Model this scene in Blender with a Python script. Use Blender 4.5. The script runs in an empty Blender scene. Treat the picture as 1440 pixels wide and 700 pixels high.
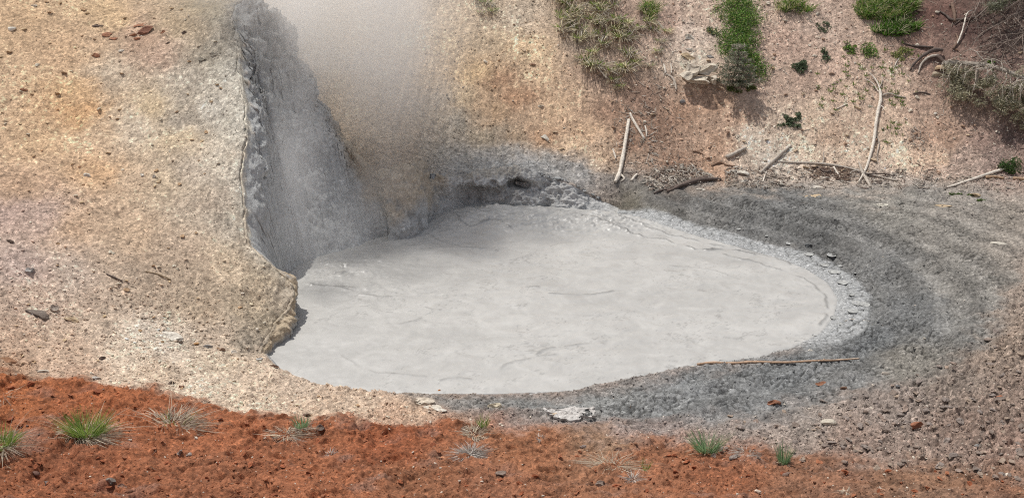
import bpy, math, random
import numpy as np
from mathutils import Vector
random.seed(7); RNG = np.random.RandomState(11)
SC = bpy.context.scene; COL = SC.collection
rad = math.radians

# ------------------------------------------------------------------ camera, world, sun, exposure
CAM = np.array([0.0, 0.0, 7.0]); PITCH = rad(22.0); F = 1544.0
cd = bpy.data.cameras.new('camera'); cam = bpy.data.objects.new('camera', cd); COL.objects.link(cam)
cam.location = CAM; cam.rotation_euler = (math.pi/2-PITCH, 0, 0)
cd.sensor_width = 36; cd.lens = 36*F/1440; cd.clip_start = .1; cd.clip_end = 400
SC.camera = cam
SUN = Vector((-.34, .29, 1.0)).normalized()
w = bpy.data.worlds.new("World"); SC.world = w; w.use_nodes = True
nt = w.node_tree; bg = nt.nodes['Background']
sky = nt.nodes.new('ShaderNodeTexSky'); sky.sky_type = 'NISHITA'; sky.sun_disc = False
sky.sun_elevation = math.asin(SUN.z); sky.sun_rotation = math.atan2(SUN.x, SUN.y)
sky.dust_density = 5; sky.ozone_density = 1; sky.altitude = 2400
hs = nt.nodes.new('ShaderNodeHueSaturation'); hs.inputs['Saturation'].default_value = .35   # thin white cloud veil
nt.links.new(sky.outputs[0], hs.inputs['Color']); nt.links.new(hs.outputs[0], bg.inputs[0])
bg.inputs[1].default_value = .15
sl = bpy.data.lights.new('sun', 'SUN'); so = bpy.data.objects.new('sun', sl); COL.objects.link(so)
sl.energy = 3.6; sl.angle = rad(.8); sl.color = (1, .965, .91)
so.rotation_euler = SUN.to_track_quat('Z', 'Y').to_euler(); so.location = (-6, 5, 14)
SC.view_settings.view_transform = 'Standard'; SC.view_settings.look = 'None'
SC.view_settings.exposure = .06; SC.view_settings.gamma = 1
SC.cycles.volume_bounces = 14; SC.cycles.max_bounces = 14; SC.cycles.diffuse_bounces = 4
SC.cycles.filter_width = 1.1; SC.cycles.use_denoising = False; SC.cycles.use_adaptive_sampling = False; SC.cycles.volume_step_rate = .5; SC.cycles.volume_max_steps = 256

# ------------------------------------------------------------------ projection helpers
FW = np.array([0, math.cos(PITCH), -math.sin(PITCH)]); UP = np.array([0, math.sin(PITCH), math.cos(PITCH)])
def ray(u, v): return FW + np.array([1., 0, 0])*(u-720)/F + UP*(350-v)/F
def at_y(u, v, y):
    d = ray(u, v); return CAM + d*(y/d[1])
def at_z(u, v, z=0.):
    d = ray(u, v); return CAM + d*((z-7.)/d[2])
def proj(P):
    Q = P-CAM; dep = Q@FW
    return 720+F*Q[..., 0]/dep, 350-F*(Q@UP)/dep

# ------------------------------------------------------------------ noise
def _h(ix, iy, iz=0, s=0):
    h = (ix.astype(np.int64)*374761393 + iy.astype(np.int64)*668265263 + (iz*2147483647 if np.isscalar(iz) else iz.astype(np.int64)*1274126177) + s*974634777) & 0xffffffff
    h = ((h ^ (h >> 13))*1274126177) & 0xffffffff
    h = ((h ^ (h >> 16))*2246822519) & 0xffffffff
    return ((h ^ (h >> 15)) & 0xffffff)/float(0x1000000)
def vn2(x, y, s=0):
    ix = np.floor(x); iy = np.floor(y); fx = x-ix; fy = y-iy
    fx = fx*fx*fx*(fx*(fx*6-15)+10); fy = fy*fy*fy*(fy*(fy*6-15)+10)
    a = _h(ix, iy, 0, s); b = _h(ix+1, iy, 0, s); c = _h(ix, iy+1, 0, s); d = _h(ix+1, iy+1, 0, s)
    return ((a+(b-a)*fx)*(1-fy)+(c+(d-c)*fx)*fy)*2-1
def vn3(x, y, z, s=0):
    ix = np.floor(x); iy = np.floor(y); iz = np.floor(z); fx = x-ix; fy = y-iy; fz = z-iz
    fx, fy, fz = [f*f*(3-2*f) for f in (fx, fy, fz)]; r = 0
    for dz in (0, 1):
        a = _h(ix, iy, iz+dz, s); b = _h(ix+1, iy, iz+dz, s); c = _h(ix, iy+1, iz+dz, s); d = _h(ix+1, iy+1, iz+dz, s)
        r = r + ((a+(b-a)*fx)*(1-fy)+(c+(d-c)*fx)*fy)*(fz if dz else 1-fz)
    return r*2-1
def fb2(x, y, n=4, s=0, g=.5):
    r = 0; a = 1; t = 0
    for i in range(n):
        c, q = math.cos(i*1.1), math.sin(i*1.1)
        r = r+a*vn2((x*c-y*q)*2**i+i*17.3, (x*q+y*c)*2**i-i*9.1, s+i); t += a; a *= g
    return r/t
def fb3(x, y, z, n=3, s=0, g=.5):
    r = 0; a = 1; t = 0
    for i in range(n):
        r = r+a*vn3(x*2**i+i*7.7, y*2**i+3.1*i, z*2**i+5.3*i, s+i); t += a; a *= g
    return r/t
def voro(x, y, s=0, jit=.9):
    """F1, F2 and a random number of the nearest cell"""
    ix = np.floor(x); iy = np.floor(y); f1 = np.full(x.shape, 9.); f2 = f1.copy(); rid = np.zeros(x.shape)
    for dx in (-1, 0, 1):
        for dy in (-1, 0, 1):
            cx = ix+dx; cy = iy+dy
            px = cx+.5+jit*(_h(cx, cy, 0, s+3)-.5); py = cy+.5+jit*(_h(cx, cy, 0, s+5)-.5)
            d = np.hypot(px-x, py-y); c = d < f1
            f2 = np.where(c, f1, np.minimum(f2, d)); rid = np.where(c, _h(cx, cy, 0, s+9), rid); f1 = np.where(c, d, f1)
    return f1, f2, rid
def sst(a, b, x):
    t = np.clip((x-a)/(b-a), 0, 1); return t*t*(3-2*t)
def seg_dist(X, Y, P, closed=False):
    P = np.asarray(P, float)[:, :2]; n = len(P); best = np.full(X.shape, 1e9)
    for i in range(n if closed else n-1):
        a = P[i]; b = P[(i+1) % n]; d = b-a; L = d@d+1e-12
        t = np.clip(((X-a[0])*d[0]+(Y-a[1])*d[1])/L, 0, 1)
        best = np.minimum(best, (X-a[0]-t*d[0])**2+(Y-a[1]-t*d[1])**2)
    return np.sqrt(best)
def inside(X, Y, P):
    P = np.asarray(P, float); r = np.zeros(X.shape, bool); n = len(P)
    for i in range(n):
        a = P[i]; b = P[(i+1) % n]
        c = (a[1] > Y) != (b[1] > Y)
        with np.errstate(divide='ignore', invalid='ignore'):
            r ^= c & (X < (b[0]-a[0])*(Y-a[1])/(b[1]-a[1]+1e-12)+a[0])
    return r
def sdist(X, Y, P): return seg_dist(X, Y, P, True)*np.where(inside(X, Y, P), -1, 1)

# ------------------------------------------------------------------ colour helpers
def lin(c):
    c = np.asarray(c, float)/255; return np.where(c <= .04045, c/12.92, ((c+.055)/1.055)**2.4)
def alb(r, g, b, k=1.35): return np.clip(lin((r, g, b))/k, .01, .85)
def splat(U, V, pts, p=3.0):
    """blend of material colours laid out where each kind of soil lies"""
    W = np.zeros(U.shape); C = np.zeros(U.shape+(3,))
    for u, v, c in pts:
        w_ = 1/(((U-u)**2+((V-v)*1.5)**2)+60)**(p/2)
        W += w_; C += w_[..., None]*c
    return C/W[..., None]

# ------------------------------------------------------------------ materials
class MT:
    def __init__(s, name):
        s.m = bpy.data.materials.new(name); s.m.use_nodes = True; s.t = s.m.node_tree; s.b = s.t.nodes['Principled BSDF']
    def n(s, k, **kw):
        q = s.t.nodes.new(k)
        for a, b in kw.items(): setattr(q, a, b)
        return q
    def l(s, a, b): s.t.links.new(a, b)
def earth_material(name, fine=70., mott=.35, bump=.35, rough=.92, bscale=1., spec=.25, dist=.02, speck=.5, pits=0.):
    M = MT(name); tc = M.n('ShaderNodeNewGeometry'); at = M.n('ShaderNodeAttribute', attribute_name='Col')
    n1 = M.n('ShaderNodeTexNoise'); n1.inputs['Scale'].default_value = fine; n1.inputs['Detail'].default_value = 4; n1.inputs['Roughness'].default_value = .7
    n2 = M.n('ShaderNodeTexNoise'); n2.inputs['Scale'].default_value = fine*.17; n2.inputs['Detail'].default_value = 5; n2.inputs['Roughness'].default_value = .65
    vo = M.n('ShaderNodeTexVoronoi'); vo.inputs['Scale'].default_value = fine*.55
    for q in (n1, n2, vo): M.l(tc.outputs['Position'], q.inputs['Vector'])
    r1 = M.n('ShaderNodeMapRange'); r1.inputs[1].default_value = .3; r1.inputs[2].default_value = .7; r1.inputs[3].default_value = 1-mott; r1.inputs[4].default_value = 1+mott
    M.l(n1.outputs[0], r1.inputs[0])
    r2 = M.n('ShaderNodeMapRange'); r2.inputs[1].default_value = .3; r2.inputs[2].default_value = .7; r2.inputs[3].default_value = 1-mott*.5; r2.inputs[4].default_value = 1+mott*.5
    M.l(n2.outputs[0], r2.inputs[0])
    mm = M.n('ShaderNodeMath', operation='MULTIPLY'); M.l(r1.outputs[0], mm.inputs[0]); M.l(r2.outputs[0], mm.inputs[1])
    # grains: each little cell slightly lighter or darker
    sp = M.n('ShaderNodeSeparateColor'); M.l(vo.outputs['Color'], sp.inputs[0])
    r3 = M.n('ShaderNodeMapRange'); r3.inputs[1].default_value = 0; r3.inputs[2].default_value = 1; r3.inputs[3].default_value = 1-speck*.5; r3.inputs[4].default_value = 1+speck*.5
    pw = M.n('ShaderNodeMath', operation='POWER'); pw.inputs[1].default_value = 1.0
    M.l(sp.outputs[0], pw.inputs[0]); M.l(pw.outputs[0], r3.inputs[0])
    rw = M.n('ShaderNodeMapRange'); rw.inputs[1].default_value = .86; rw.inputs[2].default_value = .90; rw.inputs[3].default_value = 1; rw.inputs[4].default_value = 1+speck; M.l(sp.outputs[1], rw.inputs[0])
    rk = M.n('ShaderNodeMapRange'); rk.inputs[1].default_value = .10; rk.inputs[2].default_value = .13; rk.inputs[3].default_value = 1-speck*.8; rk.inputs[4].default_value = 1; M.l(sp.outputs[1], rk.inputs[0])
    m4 = M.n('ShaderNodeMath', operation='MULTIPLY'); M.l(rw.outputs[0], m4.inputs[0]); M.l(rk.outputs[0], m4.inputs[1])
    m5 = M.n('ShaderNodeMath', operation='MULTIPLY'); M.l(m4.outputs[0], m5.inputs[0]); M.l(mm.outputs[0], m5.inputs[1])
    m3 = M.n('ShaderNodeMath', operation='MULTIPLY'); M.l(m5.outputs[0], m3.inputs[0]); M.l(r3.outputs[0], m3.inputs[1])
    vm = M.n('ShaderNodeVectorMath', operation='SCALE'); M.l(at.outputs['Color'], vm.inputs[0]); M.l(m3.outputs[0], vm.inputs['Scale'])
    M.l(vm.outputs[0], M.b.inputs['Base Color'])
    M.b.inputs['Roughness'].default_value = rough; M.b.inputs['Specular IOR Level'].default_value = spec
    ad = M.n('ShaderNodeMath', operation='ADD'); M.l(n1.outputs[0], ad.inputs[0]); M.l(n2.outputs[0], ad.inputs[1])
    bp = M.n('ShaderNodeBump'); bp.inputs['Strength'].default_value = bump; bp.inputs['Distance'].default_value = dist
    M.l(ad.outputs[0], bp.inputs['Height']); M.l(bp.outputs[0], M.b.inputs['Normal'])
    return M.m
M_ground = earth_material('earth_and_gravel', fine=75, bump=.75, mott=.28, speck=.36, dist=.025)
M_cliff = earth_material('splashed_mud_cliff', fine=45, mott=.2, bump=.8, speck=.2, rough=.75)
M_stone = earth_material('loose_stone', fine=90, mott=.18, bump=.3, speck=.2)
M_clod = earth_material('dried_mud', fine=60, mott=.18, bump=.5, speck=.25)
def wood_material():
    M = MT('weathered_wood'); at = M.n('ShaderNodeAttribute', attribute_name='Col'); tc = M.n('ShaderNodeNewGeometry')
    n = M.n('ShaderNodeTexNoise'); n.inputs['Scale'].default_value = 30; n.inputs['Detail'].default_value = 5
    M.l(tc.outputs['Position'], n.inputs['Vector'])
    r = M.n('ShaderNodeMapRange'); r.inputs[1].default_value = .3; r.inputs[2].default_value = .7; r.inputs[3].default_value = .62; r.inputs[4].default_value = 1.3
    M.l(n.outputs[0], r.inputs[0])
    vm = M.n('ShaderNodeVectorMath', operation='SCALE'); M.l(at.outputs['Color'], vm.inputs[0]); M.l(r.outputs[0], vm.inputs['Scale'])
    M.l(vm.outputs[0], M.b.inputs['Base Color']); M.b.inputs['Roughness'].default_value = .85
    bp = M.n('ShaderNodeBump'); bp.inputs['Strength'].default_value = .5; bp.inputs['Distance'].default_value = .01
    M.l(n.outputs[0], bp.inputs['Height']); M.l(bp.outputs[0], M.b.inputs['Normal']); return M.m
M_wood = wood_material()
def leaf_material(name, tr=.25):
    M = MT(name); at = M.n('ShaderNodeAttribute', attribute_name='Col'); M.l(at.outputs['Color'], M.b.inputs['Base Color'])
    M.b.inputs['Roughness'].default_value = .6; M.b.inputs['Specular IOR Level'].default_value = .3
    t = M.n('ShaderNodeBsdfTranslucent'); M.l(at.outputs['Color'], t.inputs['Color'])
    mx = M.n('ShaderNodeMixShader'); mx.inputs[0].default_value = tr
    M.l(M.b.outputs[0], mx.inputs[1]); M.l(t.outputs[0], mx.inputs[2]); M.l(mx.outputs[0], M.t.nodes['Material Output'].inputs[0]); return M.m
M_leaf = leaf_material('leaves', .35); M_blade = leaf_material('grass_blades', .4)
def pool_material():
    M = MT('wet_grey_mud'); at = M.n('ShaderNodeAttribute', attribute_name='Col'); tc = M.n('ShaderNodeNewGeometry')
    n = M.n('ShaderNodeTexNoise'); n.inputs['Scale'].default_value = 2.2; n.inputs['Detail'].default_value = 7; n.inputs['Distortion'].default_value = 1.6
    n2 = M.n('ShaderNodeTexNoise'); n2.inputs['Scale'].default_value = 26; n2.inputs['Detail'].default_value = 4
    for q in (n, n2): M.l(tc.outputs['Position'], q.inputs['Vector'])
    r = M.n('ShaderNodeMapRange'); r.inputs[1].default_value = .3; r.inputs[2].default_value = .7; r.inputs[3].default_value = .93; r.inputs[4].default_value = 1.06
    M.l(n.outputs[0], r.inputs[0])
    vm = M.n('ShaderNodeVectorMath', operation='SCALE'); M.l(at.outputs['Color'], vm.inputs[0]); M.l(r.outputs[0], vm.inputs['Scale'])
    M.l(vm.outputs[0], M.b.inputs['Base Color'])
    r2 = M.n('ShaderNodeMapRange'); r2.inputs[3].default_value = .26; r2.inputs[4].default_value = .60; M.l(n.outputs[0], r2.inputs[0])
    M.l(r2.outputs[0], M.b.inputs['Roughness']); M.b.inputs['Specular IOR Level'].default_value = .5
    bp = M.n('ShaderNodeBump'); bp.inputs['Strength'].default_value = .25; bp.inputs['Distance'].default_value = .01
    M.l(n2.outputs[0], bp.inputs['Height']); M.l(bp.outputs[0], M.b.inputs['Normal']); return M.m
M_pool = pool_material()

# ------------------------------------------------------------------ mesh helpers
def make_mesh(name, V, Fc, C=None, mat=None, smooth=False):
    """V (n,3); Fc (m,3) or (m,4) array or list of such arrays; C (n,3) per-vertex colour"""
    V = np.asarray(V, np.float32); Fl = Fc if isinstance(Fc, list) else [Fc]
    Fl = [np.asarray(f, np.int32) for f in Fl if len(f)]
    me = bpy.data.meshes.new(name); me.vertices.add(len(V)); me.vertices.foreach_set('co', V.ravel())
    nl = sum(f.size for f in Fl); npol = sum(len(f) for f in Fl)
    me.loops.add(nl); me.loops.foreach_set('vertex_index', np.concatenate([f.ravel() for f in Fl]))
    me.polygons.add(npol)
    tot = np.concatenate([np.full(len(f), f.shape[1], np.int32) for f in Fl]); st = np.concatenate([[0], np.cumsum(tot)[:-1]]).astype(np.int32)
    me.polygons.foreach_set('loop_start', st)
    me.polygons.foreach_set('use_smooth', np.full(npol, smooth))
    if C is not None:
        a = me.color_attributes.new('Col', 'FLOAT_COLOR', 'POINT')
        a.data.foreach_set('color', np.concatenate([np.asarray(C, np.float32), np.ones((len(V), 1), np.float32)], 1).ravel())
    me.update(calc_edges=True); me.validate()
    if mat: me.materials.append(mat)
    return me
def link(name, me, parent=None, loc=None):
    o = bpy.data.objects.new(name, me); COL.objects.link(o)
    if parent: o.parent = parent
    if loc is not None: o.location = tuple(loc)
    return o
def tag(o, label=None, cat=None, group=None, kind=None):
    if label: o['label'] = label
    if cat: o['category'] = cat
    if group: o['group'] = group
    if kind: o['kind'] = kind
    return o
def empty(name, loc, *a, **k):
    o = bpy.data.objects.new(name, None); COL.objects.link(o); o.location = tuple(loc); o.empty_display_size = .1
    return tag(o, *a, **k)
def grid_faces(nr, nc, flip=False):
    i = np.arange(nr-1)[:, None]*nc+np.arange(nc-1)[None]
    f = np.stack([i, i+1, i+nc+1, i+nc], -1).reshape(-1, 4)
    return f[:, ::-1] if flip else f
class Acc:
    def __init__(s): s.V = []; s.F3 = []; s.F4 = []; s.C = []; s.n = 0
    def add(s, V, F, c):
        V = np.asarray(V, float); F = np.asarray(F)
        (s.F3 if F.shape[1] == 3 else s.F4).append(F+s.n); s.V.append(V)
        c = np.asarray(c, float); s.C.append(np.tile(c, (len(V), 1)) if c.ndim == 1 else c); s.n += len(V)
    def mesh(s, name, mat, smooth=False, origin=None):
        V = np.concatenate(s.V)
        if origin is not None: V = V-np.asarray(origin)
        fl = []
        if s.F3: fl.append(np.concatenate(s.F3))
        if s.F4: fl.append(np.concatenate(s.F4))
        return make_mesh(name, V, fl, np.concatenate(s.C), mat, smooth)

# ------------------------------------------------------------------ land form
CR = [  # crest of the crater wall and its foot: (bottom u, v at mud level, top u, v, top y, inward recess, roughness)
 (366,502, 362,502, 13.22, .00, .3), (374,488, 372,478, 13.55, .02, .6), (384,472, 388,455, 13.95, .10, .8), (392,455, 402,438, 14.25, .16, .9),
 (394,438, 410,412, 14.55, .20, .9), (393,425, 400,388, 14.8, .18, .8), (391,412, 375,366, 15.0, .15, .6), (390,402, 348,335, 15.3, .15, .6),
 (393,395, 343,255, 16.0, .2, .7), (398,390, 347,180, 16.8, .25, .9), (404,385, 343,120, 17.6, .25, 1.3), (412,380, 332,60, 18.4, .25, 1.5),
 (424,374, 327,15, 19.0, .25, 1.5), (440,368, 348,2, 19.25, .25, 1.5), (456,363, 375,12, 19.25, .22, 1.4), (472,358, 398,40, 19.2, .2, 1.3),
 (488,354, 424,92, 19.1, .2, 1.0), (504,351, 452,150, 19.0, .18, .8), (520,346, 484,200, 18.8, .24, .8), (536,341, 520,246, 18.6, .22, .8),
 (550,341, 545,248, 18.4, -.06, 1.0), (570,338, 566,240, 18.45, -.12, 1.2), (590,330, 592,236, 18.75, -.08, 1.2), (603,314, 612,245, 19.2, .02, .8),
 (618,304, 628,250, 19.45, .06, 1.2), (640,297, 650,252, 19.6, .10, 1.3), (670,293, 680,250, 19.7, .12, 1.3), (705,290, 712,250, 19.75, .06, 1.3),
 (728,290, 732,248, 19.8, .06, 1.3), (760,292, 766,250, 19.85, .0, 1.3), (800,296, 806,262, 19.8, -.05, .9), (835,299, 842,280, 19.75, 0, .6), (865,303, 872,292, 19.7, 0, .4)]
cr_top = np.array([at_y(c[2], c[3], c[4]) for c in CR]); cr_bot = np.array([at_z(c[0], c[1], 0) for c in CR])
def spl(P, n):
    P = np.asarray(P, float); k = len(P); t = np.linspace(0, k-1, n); i = np.clip(np.floor(t).astype(int), 0, k-2); f = (t-i)[:, None]
    g = lambda j: P[np.clip(j, 0, k-1)]
    a, b, c, d = g(i-1), g(i), g(i+1), g(i+2)
    return .5*((2*b)+(c-a)*f+(2*a-5*b+4*c-d)*f*f+(3*b-a-3*c+d)*f**3)
NCc, NRc = 760, 210
T = spl(cr_top, NCc); B = spl(cr_bot, NCc); cr_x = spl(np.array([[c[5], c[6], c[2], c[3]] for c in CR]), NCc)
B[:, 2] = -.2
ci = np.linspace(0, len(CR)-1, NCc)
arc = np.concatenate([[0], np.cumsum(np.linalg.norm(np.diff(T, axis=0), axis=1))])
Tsm = T.copy(); T[:, 0] += .07*fb2(arc*2.2, arc*0+3, 4, 251, .6)+.02*fb2(arc*14, arc*0, 2, 252); T[:, 2] += .025*fb2(arc*2.6, arc*0+9, 4, 253, .6)
NB = 13     # index of the highest point of the crest
ridge = cr_top[:NB+1]; kN = int(NB/(len(CR)-1)*(NCc-1)); rT = T[:kN+1].copy(); rT[:, 1] = np.maximum.accumulate(rT[:, 1]+np.arange(kN+1)*1e-5)
rid_y = np.concatenate([[0, 12.9], rT[:, 1]]); rid_x = np.concatenate([[-3.3, -3.5], rT[:, 0]])
od = np.argsort(rid_y); rid_y = rid_y[od]; rid_x = rid_x[od]
def xc(y): return np.where(y > ridge[-1, 1], ridge[-1, 0]+(y-ridge[-1, 1])*.15, np.interp(y, rid_y, rid_x))

POOL_PX = [(372,492),(400,520),(450,537),(520,547),(600,550),(700,550),(800,546),(870,532),(940,517),(990,508),(1060,499),(1110,486),(1150,466),(1168,442),(1173,420),(1160,398),(1130,378),(1080,360),(1020,344),(950,325),(900,311),(850,304),(800,300),(740,296),(700,293),(640,298),(605,315),(570,334),(530,344),(480,356),(430,372),(402,390),(396,440),(384,475)]
POOL = np.array([at_z(*p)[:2] for p in POOL_PX])
def P_(u, v, y=None, z=None): return at_y(u, v, y) if y is not None else at_z(u, v, z)
base_ctrl = [P_(u, v, z=z) for u, v, z in [   # pool rim, mud flat, near bank
  (500,556,.10),(640,560,.09),(760,562,.08),(880,545,.07),(1000,520,.05),(1120,495,.05),(1190,450,.05),(1190,400,.05),(1120,355,.04),(1000,322,.04),(900,298,.05),
  (420,535,.12),(1250,420,.10),(1230,350,.10),(1100,300,.10),(980,285,.12),(1350,400,.2),(1350,300,.2),(1200,275,.16),(1040,268,.18),(900,272,.22),
  (700,590,.14),(900,590,.17),(1100,570,.2),(1300,520,.25),(1430,450,.32),(1430,560,.45),(1300,620,.55),(1100,640,.45),(900,650,.5),(700,650,.55),(500,640,.6),(300,620,.65),(100,590,.75),
  (600,600,.28),(450,590,.32),(250,560,.42),(60,530,.52),(300,520,.26),(340,500,.18),(0,560,.66),
  (0,700,1.25),(300,700,1.2),(700,700,1.15),(1100,700,1.1),(1440,700,1.1)]]
near = [np.array(p, float) for p in [(-8,5.,3.),(0,5.,2.9),(8,5.,2.9),(-4,2,4.6),(5,2,4.6),(0,-8,5.4),(-30,-8,5.4),(30,-8,5.4),(-25,8,2.5),(28,8,2.0),(28,16,1.2),(16,14,.6)]]
R_ctrl = base_ctrl+near+[np.array(p) for p in cr_top[23:]]+[P_(u, v, y=y) for u, v, y in [
  (870,268,20.0),(980,262,20.3),(1100,258,20.5),(1250,258,20.5),(1440,250,20.4),
  (620,225,20.3),(700,225,20.5),(780,235,20.5),(560,215,20.2),(500,235,19.8),
  (870,200,21.1),(1000,200,21.4),(1200,200,21.5),(1400,200,21.3),
  (600,100,22.3),(750,100,22.5),(900,100,22.7),(1050,100,22.9),(1200,100,22.9),(1400,100,22.6),
  (450,60,22.3),(400,180,20.9),(600,0,24.2),(800,0,24.5),(1000,0,24.8),(1200,0,24.8),(1440,0,24.3),(380,0,23.6)]]+[
  np.array(p, float) for p in [(-4.3,17,.0),(-4.5,19,.05),(-12,30,9),(0,30,7.5),(15,30,7),(28,30,7.5),(-12,44,15),(10,44,14),(30,44,14),(-30,44,15),(20,20.5,.9),(28,24,2.5),(0,70,20),(-40,70,20),(40,70,20)]]
L_ctrl = base_ctrl[:1]+base_ctrl[11:12]+base_ctrl[28:]+near+[np.array(p) for p in ridge]+[P_(u, v, y=y) for u, v, y in [
  (250,450,13.7),(330,440,14.0),(300,380,14.65),(200,400,14.1),(100,430,13.4),(0,430,13.1),(0,350,14.1),(100,340,14.6),(200,320,15.1),(290,300,15.5),
  (0,250,15.6),(100,230,16.2),(200,220,16.5),(290,200,16.7),(0,150,17.2),(100,130,17.7),(200,120,17.9),(290,110,17.9),(0,50,18.8),(100,30,19.4),(200,20,19.7),(280,15,19.5),(0,0,19.7)]]+[
  np.array(p, float) for p in [(-12,24,5.6),(-7,24,4.6),(-4.8,24,3.8),(-4.6,21.5,3.3),(-12,44,15),(-30,44,15),(-40,70,20),(0,70,20),(-14,15,1.6),(-20,20,4.5),(-14,19,4.1)]]
def tps(ctrl):
    P = np.array(ctrl); X = P[:, :2]; n = len(P)
    D = np.hypot(X[:, None, 0]-X[None, :, 0], X[:, None, 1]-X[None, :, 1])
    K = D*D*np.log(D+1e-9)+np.eye(n)*.02
    Q = np.hstack([np.ones((n, 1)), X]); A = np.block([[K, Q], [Q.T, np.zeros((3, 3))]])
    s = np.linalg.solve(A, np.concatenate([P[:, 2], np.zeros(3)]))
    def f(x, y):
        r = s[n]+s[n+1]*x+s[n+2]*y
        for i in range(n):
            d2 = (x-X[i, 0])**2+(y-X[i, 1])**2
            r = r+s[i]*.5*d2*np.log(d2+1e-12)
        return r
    return f
fR = tps(R_ctrl); fL = tps(L_ctrl)

def axis(parts):
    out = [np.array([parts[0][0]])]
    for a, b, d in parts:
        k = max(1, int(round((b-a)/d))); out.append(np.linspace(a, b, k+1)[1:])
    return np.concatenate(out)
TY = axis([(-8, 3, 1.2), (3, 6.6, .3), (6.6, 8.0, .05), (8.0, 14, .017), (14, 21.5, .0205), (21.5, 25.4, .026), (25.4, 29, .15), (29, 70, 1.5)])
TT = axis([(-2.2, -.6, .08), (-.6, -.50, .006), (-.50, .50, .00112), (.50, .6, .006), (.6, 2.2, .08)])
YY, TTn = np.meshgrid(TY, TT, indexing='ij')
def FY(Y): return .927*np.maximum(Y, 6)+2.4    # columns fan out, dense over the seen ground
XX = TTn*FY(YY)
def side(X, Y):
    """1 on the hill side of the crest, 0 on the pool side"""
    wd = np.interp(Y, [12.0, 13.1, 13.6, 19.6, 21.5], [1.5, .4, .016, .016, 1.3])
    return 1-sst(-wd, wd, X-xc(Y)+np.where(Y > 13.6, .015, 0.))
MS = side(XX, YY)
ZL = fL(XX, YY); ZR = fR(XX, YY)
dP = sdist(XX, YY, POOL)
basin = -.02-.25*sst(0, .35, -dP)
ZRp = np.where(dP < 0, basin, np.minimum(ZR, np.maximum(ZR, .0)*0+ZR))
ZRp = ZRp*1.0
rimf = sst(-.02, .22, dP)
ZRp = np.where(dP >= 0, -.02+(np.maximum(ZR, .02)+.02)*rimf, ZRp)
ZLp = np.where((dP < 0) & (YY < 13.6), basin, ZL)
alc = (cr_bot[24:29]+cr_top[24:29])/2+np.array([0, .35, 0])
kA = int(3/(len(CR)-1)*(NCc-1)); cpoly = np.vstack([B[kA::6, :2]+[0, -.30], (T[kA:, :2]+np.array([0, .20])*(sst(24, 24.8, ci[kA:])*sst(28.6, 27.8, ci[kA:]))[:, None])[::-6]])
ZRp = np.where(inside(XX, YY, cpoly), -.15, ZRp)
Z0 = ZLp*MS+ZRp*(1-MS)
PU, PV = proj(np.stack([XX, YY, Z0], -1))

# zones (0..1), by where each kind of soil lies on the land
wu = fb2(XX*1.6, YY*1.6, 4, 31)*22+fb2(XX*9, YY*9, 3, 37)*7; wv = fb2(XX*1.6, YY*1.6, 4, 41)*14+fb2(XX*9, YY*9, 3, 47)*5
U = PU+wu; V = PV+wv
Lz = MS > .5
red_line = np.interp(U, [-400, 0, 120, 250, 400, 520, 640, 800, 1000, 1200, 1440, 1900], [525, 528, 538, 562, 588, 600, 596, 607, 628, 640, 668, 690])
redw = 7+16*sst(600, 1100, U)
red = sst(-1, 1, (V-red_line+26*sst(650, 1000, U)*fb2(XX*3, YY*3, 4, 53, .6))/redw)*sst(4.0, 6.0, YY)
redR = sst(900, 1350, U)
hill = MS*(1-red)
back = (1-MS)*sst(19.9, 20.6, YY)
grey_out = [(560,549),(640,575),(760,590),(900,596),(1060,592),(1180,560),(1300,525),(1390,470),(1425,400),(1450,330),(1440,290),(1320,272),(1180,268),(1050,260),(930,262),(870,275),(850,303),(1000,335),(1150,380),(1185,420),(1160,470),(1000,512),(800,550)]
def upoly(px): return np.array(px, float)
gd = seg_dist(U, V, upoly(grey_out), True)*np.where(inside(U, V, upoly(grey_out)), -1, 1)
grey = sst(26, -22, gd+20*fb2(XX*2.6, YY*2.6, 4, 51, .65)*sst(700, 1100, PU))*(1-MS)
shelf = (1-MS)*sst(.50, .36, dP+.09*fb2(XX*2.4, YY*2.4, 4, 9)-.10*sst(900, 1180, PU))*sst(560, 600, PU)*sst(500, 470, PV)
shelf = np.maximum(shelf, (1-MS)*sst(.10, .04, dP+.04*fb2(XX*4, YY*4, 2, 12)))
# relief
x, y = XX, YY
n_big = fb2(x*.9, y*.9, 3, 1); n_mid = fb2(x*4, y*4, 4, 2, .6); n_sm = fb2(x*16, y*16, 3, 3, .6)
wx = x+.03*fb2(x*7, y*7, 2, 61); wy = y+.03*fb2(x*7, y*7, 2, 67)
f1, f2, rc = voro(wx*11, wy*11, 5); crack = 1-sst(.0, .16, f2-f1)
g1, g2, rg = voro(wx*21, wy*21, 8); crack2 = 1-sst(0, .25, g2-g1)
h1, h2, rh = voro(wx*5.2, wy*5.2, 15); crack3 = 1-sst(0, .10, h2-h1)
patch = sst(-.15, .35, fb2(x*1.3, y*1.3, 3, 71))
rel = .03*n_big+.008*n_mid+.006*n_sm                                             # everywhere
toe = sst(300, 380, PU)*sst(350, 400, PV)
n_fi = fb2(x*30, y*30, 2, 4, .7)
rel_hill = .028*(1-2*abs(fb2((x+y*.8)*2.2, (y-x*.3)*.7, 4, 123, .6)))+.022*n_mid+.008*n_sm+.003*n_fi+toe*(.06*n_mid+.03*n_sm)+.016*np.maximum(0, .5-f1)*(rc > .72)*1.6
rel_red = .055*n_mid+.024*n_sm+.004*n_fi+.028*(.5-g1)*(rg > .5)+.03*np.maximum(0, .45-f1)*(rc > .8)*2-.06*sst(.2, .6, fb2(x*5, y*5, 3, 77))+.04*sst(.2, .6, fb2(x*3.4, y*3.4, 3, 78))
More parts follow.
